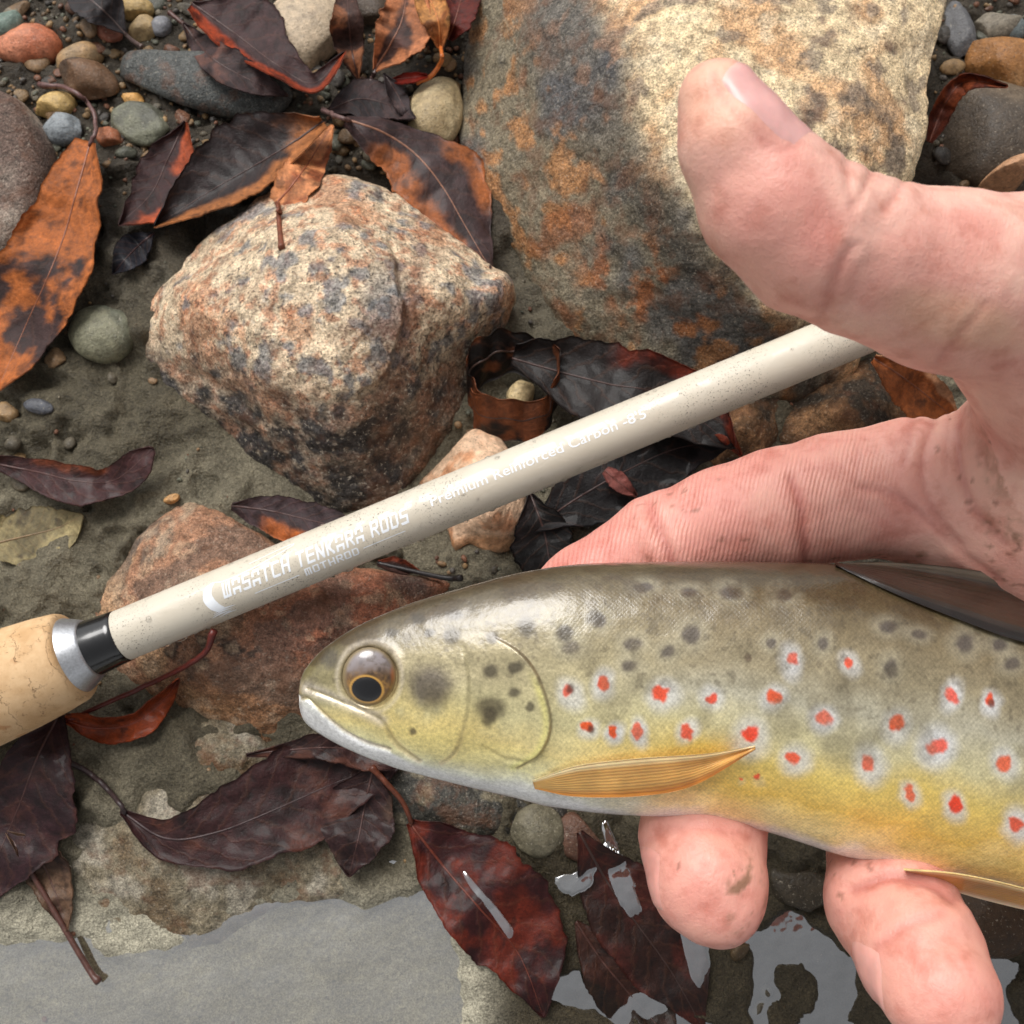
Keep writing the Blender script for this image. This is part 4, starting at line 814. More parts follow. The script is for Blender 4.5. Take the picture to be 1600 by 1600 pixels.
def text(name, body, u0, u1, v0, cap, shear=0.0, bold=0.0):
    cu = bpy.data.curves.new(name + '_font', 'FONT'); cu.body = body; cu.size = 1.0; cu.shear = shear; cu.offset = bold; cu.resolution_u = 3
    ob = bpy.data.objects.new(name + '_font', cu); COL.objects.link(ob); dg = bpy.context.evaluated_depsgraph_get(); me = ob.evaluated_get(dg).to_mesh()
    V = np.array([tuple(v.co) for v in me.vertices]); F = [tuple(p.vertices) for p in me.polygons]
    bpy.data.objects.remove(ob); bpy.data.curves.remove(cu)
    x0, x1 = V[:, 0].min(), V[:, 0].max(); capu = 0.70
    V2 = np.stack([u0 + (V[:, 0] - x0) / (x1 - x0) * (u1 - u0), v0 + V[:, 1] / capu * cap], -1)
    return print_mesh(name, V2, F, None)
def us(px): return (px - 190) / (AX @ RT) * PXM * (1) if False else float((cp(px, 948 - .4129 * (px - 300), RD) - A0) @ AX)
GL = {'W': 'LMRb', 'A': 'LRtm', 'S': 'tmbqs', 'T': 'tM', 'C': 'Ltb', 'H': 'LRm', 'E': 'Ltmb', 'N': 'LRd', 'K': 'Lmps', 'R': 'Ltmps', 'O': 'LRtb', 'D': 'LRtb', 'M': 'LMRt'}
def block_text(body, u0, u1, v0, cap, shear):
    gx_, gy_ = 12, 12; adv = gx_ + 3; total = sum(8 if ch == ' ' else adv for ch in body) - 3; V = []; F = []; x = 0; cu_ = (u1 - u0) / total; cv = cap / gy_
    for ch in body:
        if ch == ' ': x += 8; continue
        g_ = np.zeros((gx_, gy_), bool); k = GL[ch]
        if 'L' in k: g_[0:3, :] = 1
        if 'R' in k: g_[9:12, :] = 1
        if 'M' in k: g_[5:7 if ch in 'WM' else 8, :] = 1
        if ch == 'T': g_[4:5, :] = 1; g_[7:8, :10] = 0
        if 't' in k: g_[:, 10:12] = 1
        if 'm' in k: g_[:, 5:7] = 1
        if 'b' in k: g_[:, 0:2] = 1
        if 'q' in k: g_[0:3, 5:12] = 1
        if 'p' in k and ch != 'K': g_[9:12, 5:12] = 1
        if 's' in k and ch == 'S': g_[9:12, 0:6] = 1
        if 'd' in k:
            for i_ in range(12): g_[i_, max(0, 9 - i_):min(12, 13 - i_)] = 1
        if ch == 'R':
            for j_ in range(0, 6): g_[min(11, 10 - j_):min(12, 13 - j_), j_] = 1
            g_[11, 11] = 0; g_[11, 5] = 0
        if ch == 'K':
            g_[3:12, 5:7] = 0
            for j_ in range(12): w0 = int(3 + abs(j_ - 5.5) * 1.15); g_[w0:min(12, w0 + 4), j_] = 1
        if ch == 'A': g_[0, 11] = g_[11, 11] = g_[1, 11] = g_[10, 11] = 0; g_[:, 5:7] = 0; g_[:, 3:5] = 1
        if ch in 'OD': g_[11, 11] = g_[11, 0] = 0
        if ch == 'D': g_[10, 11] = g_[10, 0] = g_[11, 10] = g_[11, 1] = 0
        if ch in 'SCO': g_[0, 11] = g_[0, 0] = 0
        for i_ in range(gx_):
            for j_ in range(gy_):
                if g_[i_, j_]:
                    b_ = len(V)
                    for (a_, c_) in ((0, 0), (1, 0), (1, 1), (0, 1)):
                        vv_ = (j_ + c_) * cv; V.append((u0 + (x + i_ + a_) * cu_ + shear * vv_, v0 + vv_))
                    F.append((b_, b_ + 1, b_ + 2, b_ + 3))
        x += adv
    print_mesh('lettering', V, F, None)
block_text('WASATCH TENKARA RODS', us(358), us(640), -1.5, 3.9, 0.2)
block_text('MOTHROD', us(476), us(558), -4.2, 2.0, 0.1)
text('lettering', 'Premium Reinforced Carbon -8\'5"', us(678), us(1016), 0.1, 2.5, 0.05, 0.004)
def bar(u0, u1, v, h):
    n = 24; V = [(u0 + (u1 - u0) * i / n, v + dv) for dv in (0, h) for i in range(n + 1)]; print_mesh('underline', V, grid_faces(2, n + 1), None)
bar(us(400), us(468), -3.3, 0.22); bar(us(566), us(630), -3.2, 0.22)
# emblem: a bent figure-like hook over ripples, with a thin line looping over the words
def ribbon(pts, wid, name='emblem'):
    Q = spline(pts, 40); T = np.gradient(Q[:, :2], axis=0); T /= np.linalg.norm(T, axis=1)[:, None]; N = np.stack([-T[:, 1], T[:, 0]], -1)
    wv = np.interp(np.linspace(0, 1, 40), np.linspace(0, 1, len(wid)), wid)[:, None]
    V = np.vstack([Q[:, :2] + N * wv, Q[:, :2] - N * wv]); print_mesh(name, V.tolist(), grid_faces(2, 40), None)
e = us(350)
ribbon([(e - 0.2, -4.0), (e - 1.6, -2.2), (e - 2.2, 0.2), (e - 1.4, 2.2), (e + 0.3, 3.4)], [0.9, 1.3, 1.3, 0.9, 0.25])
for dv, a, b in ((-4.5, -3.0, 2.0), (-5.1, -3.6, 1.6), (-5.7, -2.0, 2.6), (-4.0, -2.6, 3.0)):
    ribbon([(e + a, dv - 0.1), (e + (a + b) / 2, dv + 0.25), (e + b, dv)], [0.05, 0.24, 0.05])
ribbon([(e + 0.3, 3.4), (e + 3, 2.7), (e + 10, 2.9), (e + 18, 4.0), (e + 22, 4.9), (e + 20, 5.3), (e + 10, 4.6)], [0.1, 0.09, 0.08, 0.08, 0.07])
# water drops clinging to the blank
dv_, df_, n0 = [], [], 0; rr = random.Random(9)
for i in range(75):
    u = rr.uniform(6, 190); a = rr.choice([-1, -1, 1]) * rr.uniform(0.9, 1.75) if i > 12 else rr.uniform(-1.8, -1.35); s = rr.uniform(0.25, 0.65) if i > 12 else rr.uniform(0.7, 1.3)
    if rr.random() < .25: a = rr.uniform(-0.8, 0.8); s *= 0.6
    c = A0 + AX * u + (RAD(u)) * (tocam * math.cos(a) + UPV * math.sin(a)); nn = tocam * math.cos(a) + UPV * math.sin(a); tb = np.cross(nn, AX)
    U, F = SPL; V = c + s * (U[:, :1] * AX * rr.uniform(.9, 1.5) + U[:, 1:2] * tb + U[:, 2:] * nn * 0.55); dv_.append(V); df_ += [tuple(k + n0 for k in f) for f in F]; n0 += len(V)
mesh('water_drops', np.vstack(dv_), df_, M_drop, blank, base=list(rodr['_base']), kind='stuff')

# ------------------------------------------------------------------ the trout
FD = 168.0
topc = [(467, 1074), (470, 1060), (480, 1041), (510, 1010), (560, 978), (640, 944), (720, 919), (800, 898), (880, 884), (960, 879), (1100, 877), (1200, 878), (1310, 882), (1450, 898), (1600, 932), (1800, 1000), (2000, 1090), (2130, 1140), (2200, 1150)]
botc = [(467, 1084), (469, 1110), (481, 1133), (518, 1158), (565, 1180), (640, 1206), (720, 1227), (800, 1246), (870, 1262), (960, 1273), (1100, 1280), (1200, 1300), (1300, 1332), (1380, 1352), (1450, 1367), (1600, 1396), (1800, 1430), (2000, 1420), (2130, 1390), (2200, 1385)]
tT = spline(topc, 600)[:, :2]; bT = spline(botc, 600)[:, :2]
xs = np.concatenate([467 + (560 - 467) * np.linspace(0, 1, 90) ** 2, np.linspace(560, 1640, 640)[1:], np.linspace(1640, 2200, 60)[1:]])
yt = np.interp(xs, tT[:, 0], tT[:, 1]); yb = np.interp(xs, bT[:, 0], bT[:, 1])
hh = (yb - yt) / 2; yc = (yb + yt) / 2
thk = np.interp(xs, [467, 480, 520, 600, 700, 850, 1000, 1300, 1600, 1900, 2200], [0.65, 0.62, 0.58, 0.56, 0.56, 0.56, 0.55, 0.54, 0.52, 0.44, 0.24])
na = 400; th = np.concatenate([np.linspace(0, math.pi, 250), np.linspace(math.pi, 2 * math.pi, 52)[1:-1]]); na = len(th)
sn = np.sin(th); sw = np.sign(sn) * np.abs(sn) ** 0.92
axis_d = FD + np.interp(xs, [467, 900, 1300, 1700, 2200], [1.0, 0, 0, 3, 12])
FPXx = np.repeat(xs, na); Hs = np.repeat(hh, na)
W_ = (hh * thk * FD / FPX)[:, None] * sw[None]
Y_ = yc[:, None] - hh[:, None] * np.cos(th)[None]
Dp = axis_d[:, None] - W_
# keep silhouette: scale offsets by depth so picture x, y stay put
FVt = cp_a(xs[:, None] + 0 * Y_, Y_, Dp).reshape(-1, 3)
FFt = grid_faces(len(xs), na, True)
Nf = vnormals(FVt, FFt); 
ctr = np.repeat(cp_a(xs, yc, axis_d), na, axis=0)
if np.mean(np.sum(Nf * (FVt - ctr), 1)) < 0: FFt = [f[::-1] for f in FFt]; Nf = -Nf
fpx, fpy, fd = proj(FVt); front = (np.tile(sw, len(xs)) > 0)
def c2(pts): return [(440 + a * .3125, 860 + b * .3125) for a, b in pts]
disp = np.zeros(len(FVt))
def groove(pts, dep, wid, step=0.0):
    global disp
    m = (fpx > min(p[0] for p in pts) - 30) & (fpx < max(p[0] for p in pts) + 30) & (fpy > min(p[1] for p in pts) - 30) & (fpy < max(p[1] for p in pts) + 30) & front
    dd = seg_dist(fpx[m], fpy[m], pts, 40); disp[m] -= dep * np.exp(-(dd / wid) ** 2)
op = c2([(1060, 430), (1180, 500), (1262, 590), (1312, 700), (1345, 820), (1340, 920), (1285, 1020), (1180, 1085)])
pre = c2([(905, 480), (935, 600), (940, 740), (915, 880), (870, 1000), (800, 1060)])
mouth = c2([(80, 738), (130, 742), (200, 810), (300, 900), (420, 965), (540, 995)])
maxil = c2([(130, 690), (260, 740), (400, 800), (500, 850), (570, 960), (690, 1050)])
opa = spline(op, 80); xop = np.interp(fpy, opa[:, 1], opa[:, 0]); inr = sst(985, 1030, fpy) * sst(1205, 1180, fpy) * front
disp += 0.75 * inr * sst(2.5, -4.0, fpx - xop) * np.exp(-np.maximum(0, xop - fpx) / 55)
prea = spline(pre, 80); xpr = np.interp(fpy, prea[:, 1], prea[:, 0]); disp += 0.28 * sst(1005, 1040, fpy) * sst(1195, 1165, fpy) * front * sst(3, -6, fpx - xpr) * np.exp(-np.maximum(0, xpr - fpx) / 40)
subo = np.interp(fpx, [750, 790, 830, 862], [1166, 1186, 1190, 1170]); disp -= 0.22 * np.exp(-((fpy - subo) / 4) ** 2) * front * sst(745, 765, fpx) * sst(862, 845, fpx); 
groove(mouth, 0.5, 3.5); groove(maxil, 0.28, 4); groove([(p[0] - 6, p[1] + 8) for p in maxil], -0.12, 8)
EX, EY = 578, 1058
ed = np.hypot((fpx - EX) / 46, (fpy - EY) / 50); disp += np.where(front, -1.5 * sst(1.0, 0.80, ed) + 0.14 * np.exp(-((ed - 1.15) / 0.16) ** 2), 0)
disp[front] += 0.10 * fbm(FVt[front], 6, 3, 91)
cheek = blob(fpx, fpy, 690, 1120, 60, 60); disp += np.where(front, 0.5 * cheek, 0)
FVt = FVt + Nf * disp[:, None]
# colours
vv = np.clip((fpy - np.repeat(yt, na)) / np.repeat(np.maximum(yb - yt, 1), na), 0, 1); nF = fbm(FVt, 7, 4, 61); nF2 = fbm(FVt, 2.0, 3, 66)
vn_ = np.clip(vv + 0.035 * nF, 0, 1)
def linem(pts, wid):
    r = np.zeros(len(fpx)); m = (fpx > min(p[0] for p in pts) - 30) & (fpx < max(p[0] for p in pts) + 30) & (fpy > min(p[1] for p in pts) - 30) & (fpy < max(p[1] for p in pts) + 30) & front
    r[m] = np.exp(-(seg_dist(fpx[m], fpy[m], pts, 24) / wid) ** 2); return r
def grad(stops, v):
    ks = [s[0] for s in stops]; cs = np.array([lin(s[1]) for s in stops]); return np.stack([np.interp(v, ks, cs[:, i]) for i in range(3)], -1)
body = grad([(0, (62, 52, 36)), (0.10, (84, 70, 46)), (0.22, (118, 104, 76)), (0.38, (150, 138, 110)), (0.50, (176, 170, 148)), (0.62, (196, 186, 142)), (0.73, (212, 186, 100)), (0.85, (218, 180, 82)), (0.95, (230, 206, 142)), (1.0, (232, 222, 210))], vn_)
fore = grad([(0, (62, 52, 36)), (0.10, (96, 84, 60)), (0.25, (142, 130, 100)), (0.45, (182, 170, 132)), (0.62, (204, 194, 146)), (0.78, (228, 208, 142)), (0.88, (234, 222, 176)), (0.95, (236, 230, 220)), (1.0, (236, 230, 228))], vn_)
kx = sst(1120, 880, fpx + 60 * (vv - .5))[:, None]; q = body * (1 - kx) + fore * kx
# head
q = mixc(q, lin((232, 206, 124)), blob(fpx, fpy, 680, 1140, 130, 50, 20, .7) * 0.6 * sst(-.4, .3, nF + .1))
q = mixc(q, lin((112, 104, 66)), blob(fpx, fpy, 500, 1048, 40, 40, 0, .7) * 0.7)
q = mixc(q, lin((234, 230, 226)), sst(0, 6, fpy - np.interp(fpx, [460, 481, 502, 534, 571, 609, 650], [1088, 1092, 1113, 1141, 1161, 1171, 1190])) * sst(660, 600, fpx) * .9)
q = mixc(q, lin((236, 232, 232)), sst(0, 26, (fpy - np.interp(fpx, [467, 490, 530, 600, 700, 800, 900, 1000], [1088, 1105, 1135, 1168, 1200, 1222, 1246, 1262])) + 6 * nF) * sst(1150, 950, fpx))
q = mixc(q, lin((224, 212, 200)), linem(maxil[:4], 9) * front * 0.7)
q = mixc(q, lin((150, 136, 92)), linem(maxil, 3.0) * front * 0.7)
q = mixc(q, lin((130, 112, 90)), linem(mouth, 2.0) * front * 0.4)
q = mixc(q, lin((232, 222, 130)), linem([(p[0] - 7, p[1]) for p in op], 6) * front * 0.55 * sst(1040, 1080, fpy))
q = mixc(q, lin((90, 70, 50)), linem(op, 2.2) * front * 0.6)
q = mixc(q, lin((150, 140, 100)), linem(pre, 3) * front * 0.35)
q = mixc(q, lin((120, 104, 74)), sst(1.12, 0.95, ed) * front * 0.7)
q = mixc(q, lin((204, 190, 170)), np.exp(-((ed - 1.12) / 0.07) ** 2) * front * 0.45)
def dark_spot(cx, cy, rx, ry, c=(58, 48, 44), s=0.85, rot=0, soft=0.45):
    global q
    wob = 1 + 0.28 * nF2; m = np.clip(blob(fpx + 4 * nF2, fpy + 4 * nF, cx, cy, rx, ry, rot, soft), 0, 1) * s * front; q = mixc(q, lin(c), m)
c3 = lambda a, b: (850 + a * .46875, 850 + b * .46875)
for a, b, rx, ry in ((70, 300, 13, 11), (185, 255, 11, 11), (297, 332, 13, 11), (490, 300, 14, 14), (412, 355, 11, 10), (1155, 415, 11, 14), (1405, 330, 14, 14), (1150, 275, 14, 10), (930, 335, 9, 11), (90, 345, 14, 10), (285, 405, 13, 9), (760, 330, 8, 8), (620, 165, 16, 10), (800, 170, 14, 10), (330, 150, 15, 8), (480, 160, 14, 8), (1250, 300, 12, 8), (1560, 395, 13, 10), (1520, 330, 12, 10)):
    x, y = c3(a, b); dark_spot(x, y, rx * 1.9, ry * 1.9, (178, 172, 150), 0.35, soft=.6); dark_spot(x, y, rx, ry, (66, 56, 54), 0.8)
for a, b, rx, ry in ((680, 340, 12, 9), (850, 425, 13, 12), (740, 410, 10, 7), (1050, 435, 13, 9), (1040, 600, 11, 10), (1170, 580, 10, 9), (1165, 705, 10, 8), (1230, 380, 15, 16), (1410, 420, 13, 12), (560, 410, 10, 7), (860, 320, 11, 8), (660, 900, 6, 6), (1040, 830, 11, 16), (1250, 770, 8, 8), (1560, 340, 12, 13)):
    dark_spot(440 + a * .3125, 860 + b * .3125, rx, ry, (62, 54, 42), 0.8)
dark_spot(672, 1072, 36, 31, (72, 62, 58), 0.85, soft=.55); dark_spot(766, 1106, 24, 17, (84, 74, 54), 0.8); dark_spot(515, 1028, 15, 17, (74, 66, 52), .8)
RED_ = [(80, 490, 9, 11), (198, 460, 10, 12), (390, 498, 12, 12), (560, 513, 10, 9), (765, 510, 12, 12), (930, 578, 14, 12), (1175, 598, 12, 13), (1307, 675, 14, 13), (1537, 730, 14, 15), (828, 383, 9, 12), (1013, 397, 8, 10), (1357, 505, 9, 13), (1487, 520, 9, 11), (145, 607, 8, 8), (230, 625, 8, 9), (313, 625, 8, 12), (473, 627, 10, 12), (688, 632, 13, 12), (832, 715, 11, 10), (1078, 732, 11, 13), (712, 778, 6, 5), (658, 787, 3, 3), (1218, 827, 10, 13), (1370, 866, 12, 14), (1573, 934, 11, 12)]
rsp = np.random.RandomState(8); nF3 = fbm(FVt, 1.1, 2, 68)
for a, b, rx, ry in RED_:
    x, y = c3(a, b); k1 = rsp.uniform(1.5, 2.3); dark_spot(x + rsp.uniform(-2, 5), y + rsp.uniform(0, 6), rx * k1, ry * k1 * rsp.uniform(.9, 1.25), (208, 208, 208), rsp.uniform(.5, .9) if rx > 6 else .15, rot=rsp.uniform(-40, 40), soft=.5)
for a, b, rx, ry in RED_:
    x, y = c3(a, b); m = blob(fpx + 3.5 * nF3 + 2 * nF2, fpy + 3.5 * nF3 - 2 * nF2, x, y, rx * rsp.uniform(.8, 1.1), ry * rsp.uniform(.85, 1.1), rsp.uniform(-30, 30), .25) * front; q = mixc(q, lin((222, 66 + rsp.uniform(-10, 18), 24)), m * rsp.uniform(.85, 1))
for a, b in ((85, 475), (150, 612), (672, 372), (1487, 528)):
    x, y = c3(a, b); dark_spot(x + 2, y + 2, 6, 7, (70, 44, 34), .8)
fleck = sst(0.55, 0.7, fbm(FVt, 1.3, 2, 81)) * sst(0.62, 0.45, vv); q = mixc(q, lin((70, 60, 44)), fleck * 0.35)
back = sst(0.30, 0.05, vv); q = mixc(q, lin((72, 58, 38)), back * sst(-.1, .4, fbm(FVt, 3.2, 3, 83)) * .7)
mott = sst(0.0, 0.5, fbm(FVt, 5, 3, 85)) * sst(0.2, .35, vv) * sst(.75, .6, vv) * sst(820, 900, fpx); q = mixc(q, lin((112, 102, 78)), mott * .4)
metal = sst(0.2, 0.4, vv) * sst(0.98, 0.8, vv) * (0.4 + 0.6 * sst(950, 750, fpx))
q = np.clip(q * 1.13, 0, 0.86)
fish = root('trout', 'brown trout with red spots and golden belly held in the hand', 'fish', cp(1000, 1080, FD + 12))
arc = (hh[:, None] * FD / FPX * th[None] * 0.8).ravel(); mesh('body', FVt, FFt, M_fish, fish, col=q, uv=np.stack([fpx * FD / FPX, arc], -1), attrs={'metal': metal, 'scales': sst(840, 900, fpx)})
FB = BVHTree.FromPolygons(FVt.tolist(), FFt)
def fish_hit(px, py):
    dr = cp(px, py, 1.0) - CAM; h = FB.ray_cast(Vector(CAM.tolist()), Vector(dr.tolist()).normalized())
    if h[0] is None: return FD
    return float((np.array(h[0]) - CAM) @ FW)
# eye: ball, iris ring and pupil built as one dome with a clear cornea over it
def eye():
    cd = fish_hit(EX, EY) if False else float(np.median([fish_hit(EX + dx, EY + dy) for dx, dy in ((-52, 0), (52, 0), (0, 54), (0, -54))]))
    n, m = 60, 72; V = []; px0 = []
    for i in range(n):
        r = i / (n - 1)
        for j in range(m):
            a = 2 * math.pi * j / m; V.append(cp(EX + 43 * r * math.cos(a), EY + 47 * r * math.sin(a), cd + 0.25 - 1.75 * math.sqrt(max(0, 1 - r * r)))); px0.append((EX + 43 * r * math.cos(a), EY + 47 * r * math.sin(a), r))
    V = np.array(V); F = grid_faces(n, m, True); px0 = np.array(px0); x, y, r = px0.T
    if vnormals(V, F) [:, 2].mean() < 0: F = [f[::-1] for f in F]
    ex, ey = 573, 1077; pd = np.hypot((x - ex) * .93 + (y - ey) * .28, ((y - ey) * .95 - (x - ex) * .25) * 1.22) / 23; nn = fbm(V, 1.5, 3, 7)
    c = np.zeros((len(V), 3)) + lin((104, 76, 44)); nn2 = fbm(V, .6, 3, 17)
    c = mixc(c, lin((54, 40, 28)), sst(-.2, .4, nn) * 0.8); c = mixc(c, lin((168, 124, 60)), sst(.1, .5, nn2) * sst(2.0, 1.2, pd) * .6)
    c = mixc(c, lin((150, 144, 148)), sst(1058, 1026, y + 12 * nn) * 0.8); c = mixc(c, lin((92, 78, 66)), sst(.0, .45, nn2 + .3 * nn) * sst(1064, 1040, y) * .55)  # pale upper eye: film and cornea reflection painted into the colour
    c = mixc(c, lin((178, 100, 58)), blob(x, y, 616, 1052, 5, 14, 0, .7) * .6)
    c = mixc(c, lin((206, 156, 74)), np.exp(-((pd - 1.08) / 0.09) ** 2) * .95); c = mixc(c, lin((6, 6, 10)), sst(1.03, 0.95, pd))
    c = mixc(c, lin((140, 122, 86)), sst(.80, .97, r) * .85)
    eo = mesh('eye', V, F, M_eye, fish, col=c); PV = []
    for i in range(12):
        for j in range(48):
            a = 2 * math.pi * j / 48; r_ = 21.5 * i / 11; xx = ex + r_ * math.cos(a) * 1.05 - r_ * math.sin(a) * 0.16; yy = ey + r_ * math.sin(a) * 0.82 + r_ * math.cos(a) * 0.2
            rr_ = math.hypot((xx - EX) / 43, (yy - EY) / 47); PV.append(cp(xx, yy, cd + 0.25 - 1.75 * math.sqrt(max(0, 1 - rr_ * rr_)) - 0.10 + 0.08 * (i / 11) ** 6))
    PV = np.array(PV); PF = grid_faces(12, 48, True)
    if vnormals(PV, PF)[:, 2].mean() < 0: PF = [f[::-1] for f in PF]
    mesh('pupil', PV, PF, M_eye, eo, col=np.tile(lin((5, 5, 8)), (len(PV), 1)))
me_ = NM('trout_eye'); me_.P(Base_Color=me_.attr('Col'), Roughness=0.25, Coat_Weight=1.0, Coat_Roughness=0.02); M_eye = me_.m
eye()
def fin(name, top, bot, off, c_top, c_mid, c_bot, tip_off=0.0, n=90, m=30, wave=0.25, fixed=None, th_=0.18):
    A = spline(top, n)[:, :2]; B = spline(bot, n)[:, :2]; V = []; UV = []
    for i in range(n):
        t = i / (n - 1)
        for j in range(m):
            s = j / (m - 1); p = A[i] * (1 - s) + B[i] * s
            d = fish_hit(p[0], p[1]) if fixed is None else fixed(t, s); V.append((p[0], p[1], d)); UV.append((t, s))
    V = np.array(V); D = V[:, 2].reshape(n, m)
    for _ in range(12): Dp = np.pad(D, 1, mode='edge'); D = (Dp[:-2, 1:-1] + Dp[2:, 1:-1] + Dp[1:-1, :-2] + Dp[1:-1, 2:]) / 4
    UV = np.array(UV); D = D.ravel() - off - tip_off * UV[:, 0] - wave * np.sin(UV[:, 1] * 9 + 1.0) * UV[:, 0]
    P = cp_a(V[:, 0], V[:, 1], D); F = grid_faces(n, m); N = vnormals(P, F)
    if np.mean(N @ FW) > 0: F = [f[::-1] for f in F]; N = -N
    n0 = len(P); P2 = np.vstack([P + N * th_, P - N * th_]); F2 = list(F) + [tuple(i + n0 for i in f[::-1]) for f in F]
    ring = [j for j in range(m)] + [i * m + m - 1 for i in range(1, n)] + [(n - 1) * m + j for j in range(m - 2, -1, -1)] + [i * m for i in range(n - 2, 0, -1)]
    for a, b in zip(ring, ring[1:] + ring[:1]): F2.append((a, b, b + n0, a + n0))
    c = grad([(0, c_top), (0.10, c_top), (0.2, c_mid), (0.75, c_mid), (0.92, c_bot), (1, c_bot)], UV[:, 1]); nz = fbm(P, 3, 3, 12)
    c = c * (1 + 0.22 * nz)[:, None]; c = (c * (1 - 0.35 * UV[:, :1] * np.array([0, .45, .9])) if name == 'pectoral_fin' else c); c = np.vstack([c, c]); mesh(name, P2, F2, M_fin, fish, col=c, uv=np.vstack([UV, UV]))
fin('pectoral_fin', [(832, 1220), (900, 1197), (1000, 1185), (1100, 1178), (1180, 1166)], [(836, 1232), (900, 1244), (1000, 1243), (1085, 1226), (1180, 1170)], 0.8, (226, 208, 160), (224, 176, 100), (232, 154, 62), 1.6, th_=0.14)
fin('dorsal_fin', [(1304, 880), (1400, 879), (1500, 888), (1600, 906), (1690, 940)], [(1306, 884), (1400, 928), (1500, 968), (1590, 1000), (1690, 1020)], 0.7, (98, 84, 68), (66, 52, 42), (46, 38, 34), 1.2, wave=1.0)
fin('pelvic_fin', [(1412, 1358), (1500, 1366), (1600, 1388), (1700, 1420)], [(1418, 1362), (1500, 1394), (1600, 1420), (1700, 1440)], 0.6, (226, 200, 140), (196, 146, 62), (226, 204, 168), 0.3, fixed=lambda t, s: FD - 8 + 6 * s + 2 * t)
fin('caudal_fin', [(2180, 1152), (2260, 1120), (2360, 1060), (2440, 1030)], [(2180, 1384), (2260, 1420), (2360, 1480), (2440, 1520)], 0.0, (120, 100, 60), (128, 104, 60), (150, 110, 60), 0, fixed=lambda t, s: FD + 12)
fin('anal_fin', [(1850, 1425), (1900, 1428), (1960, 1424)], [(1870, 1440), (1930, 1490), (1990, 1500)], 0.0, (206, 160, 80), (196, 146, 62), (226, 204, 168), 0, fixed=lambda t, s: FD + 4)

# ------------------------------------------------------------------ the hand
def nd(px, py, d, r): return (cp(px, py, d), r * d / FPX)
chains = [
    [nd(1122, 158, 127, 63), nd(1148, 225, 127, 84), nd(1205, 318, 129, 110), nd(1270, 372, 131, 117), nd(1345, 402, 133, 117), nd(1480, 440, 138, 138), nd(1600, 462, 143, 152), nd(1740, 560, 152, 205), nd(1850, 720, 164, 230)],   # thumb
    [nd(860, 962, 186, 66), nd(920, 925, 185, 74), nd(1035, 858, 183, 84), nd(1130, 818, 181, 86), nd(1215, 795, 179, 94), nd(1310, 776, 178, 98), nd(1420, 765, 177, 108), nd(1560, 800, 176, 140), nd(1800, 900, 180, 190)],         # index
    [nd(1120, 1402, 165, 74), nd(1105, 1372, 167, 88), nd(1096, 1310, 173, 95), nd(1120, 1230, 184, 88), nd(1220, 1120, 194, 88), nd(1400, 1020, 194, 100), nd(1700, 960, 188, 170)],                                                # middle
    [nd(1484, 1580, 152, 66), nd(1468, 1548, 154, 86), nd(1438, 1490, 160, 95), nd(1392, 1410, 170, 98), nd(1392, 1330, 182, 94), nd(1480, 1220, 194, 92), nd(1620, 1130, 194, 105), nd(1850, 1020, 190, 170)],                     # ring
    [nd(1760, 1640, 158, 66), nd(1740, 1580, 164, 80), nd(1700, 1440, 180, 82), nd(1720, 1300, 192, 84), nd(1860, 1180, 192, 110), nd(1960, 1080, 190, 160)],                                                                        # little
    [nd(1640, 720, 168, 150), nd(1720, 900, 180, 190), nd(1850, 1000, 186, 200), nd(2100, 960, 190, 215), nd(2450, 960, 200, 230), nd(3200, 1000, 215, 285), nd(3900, 1040, 225, 330)],                                               # palm, wrist, forearm
]
chains[-1] = chains[-1][:6]
cones = []
for ci, ch in enumerate(chains):
    for (a, ra), (b, rb) in zip(ch, ch[1:]): cones.append((a, ra, b, rb, ci))
def sd_cone(P, a, ra, b, rb):
    ab = b - a; l2 = ab @ ab; t = np.clip(((P - a) @ ab) / l2, 0, 1)
    # taper corrected closest parameter
    l = math.sqrt(l2); k = (ra - rb) / l; k = max(-0.8, min(0.8, k)); pd = P - a; y = pd @ ab / l; x = np.sqrt(np.maximum(np.sum(pd * pd, 1) - y * y, 0))
    t = np.clip((y - x * (-k) / math.sqrt(1 - k * k) * -1) / l if False else (y + x * (rb - ra) / math.sqrt(max(l2 - (ra - rb) ** 2, 1e-6))) / l, 0, 1)
    return np.linalg.norm(pd - t[:, None] * ab, axis=1) - (ra + (rb - ra) * t)
def sdf(P):
    per = {}
    for a, ra, b, rb, ci in cones:
        d = sd_cone(P, a, ra, b, rb)
        if ci in per:
            k = 1.6; h = np.clip(0.5 + 0.5 * (per[ci] - d) / k, 0, 1); per[ci] = per[ci] * (1 - h) + d * h - k * h * (1 - h)
        else: per[ci] = d
    r = None
    for ci in per:
        if r is None: r = per[ci]
        else: k = 5.0; h = np.clip(0.5 + 0.5 * (r - per[ci]) / k, 0, 1); r = r * (1 - h) + per[ci] * h - k * h * (1 - h)
    return r
bm = bmesh.new(); U, FU = unit_sphere(24, 14)
for a, ra, b, rb, ci in cones:
    tmp = bmesh.new()
    for c, r in ((a, ra), (b, rb)):
        for v in U: tmp.verts.new(Vector((c + v * r * 1.02).tolist()))
    bmesh.ops.convex_hull(tmp, input=tmp.verts[:])
    dead = [v for v in tmp.verts if not v.link_faces]
    for v in dead: tmp.verts.remove(v)
    t_me = bpy.data.meshes.new('hull_tmp'); tmp.to_mesh(t_me); tmp.free(); bm.from_mesh(t_me); bpy.data.meshes.remove(t_me)
hm = bpy.data.meshes.new('hand_base'); bm.to_mesh(hm); bm.free()
ho = bpy.data.objects.new('hand_base', hm); COL.objects.link(ho)
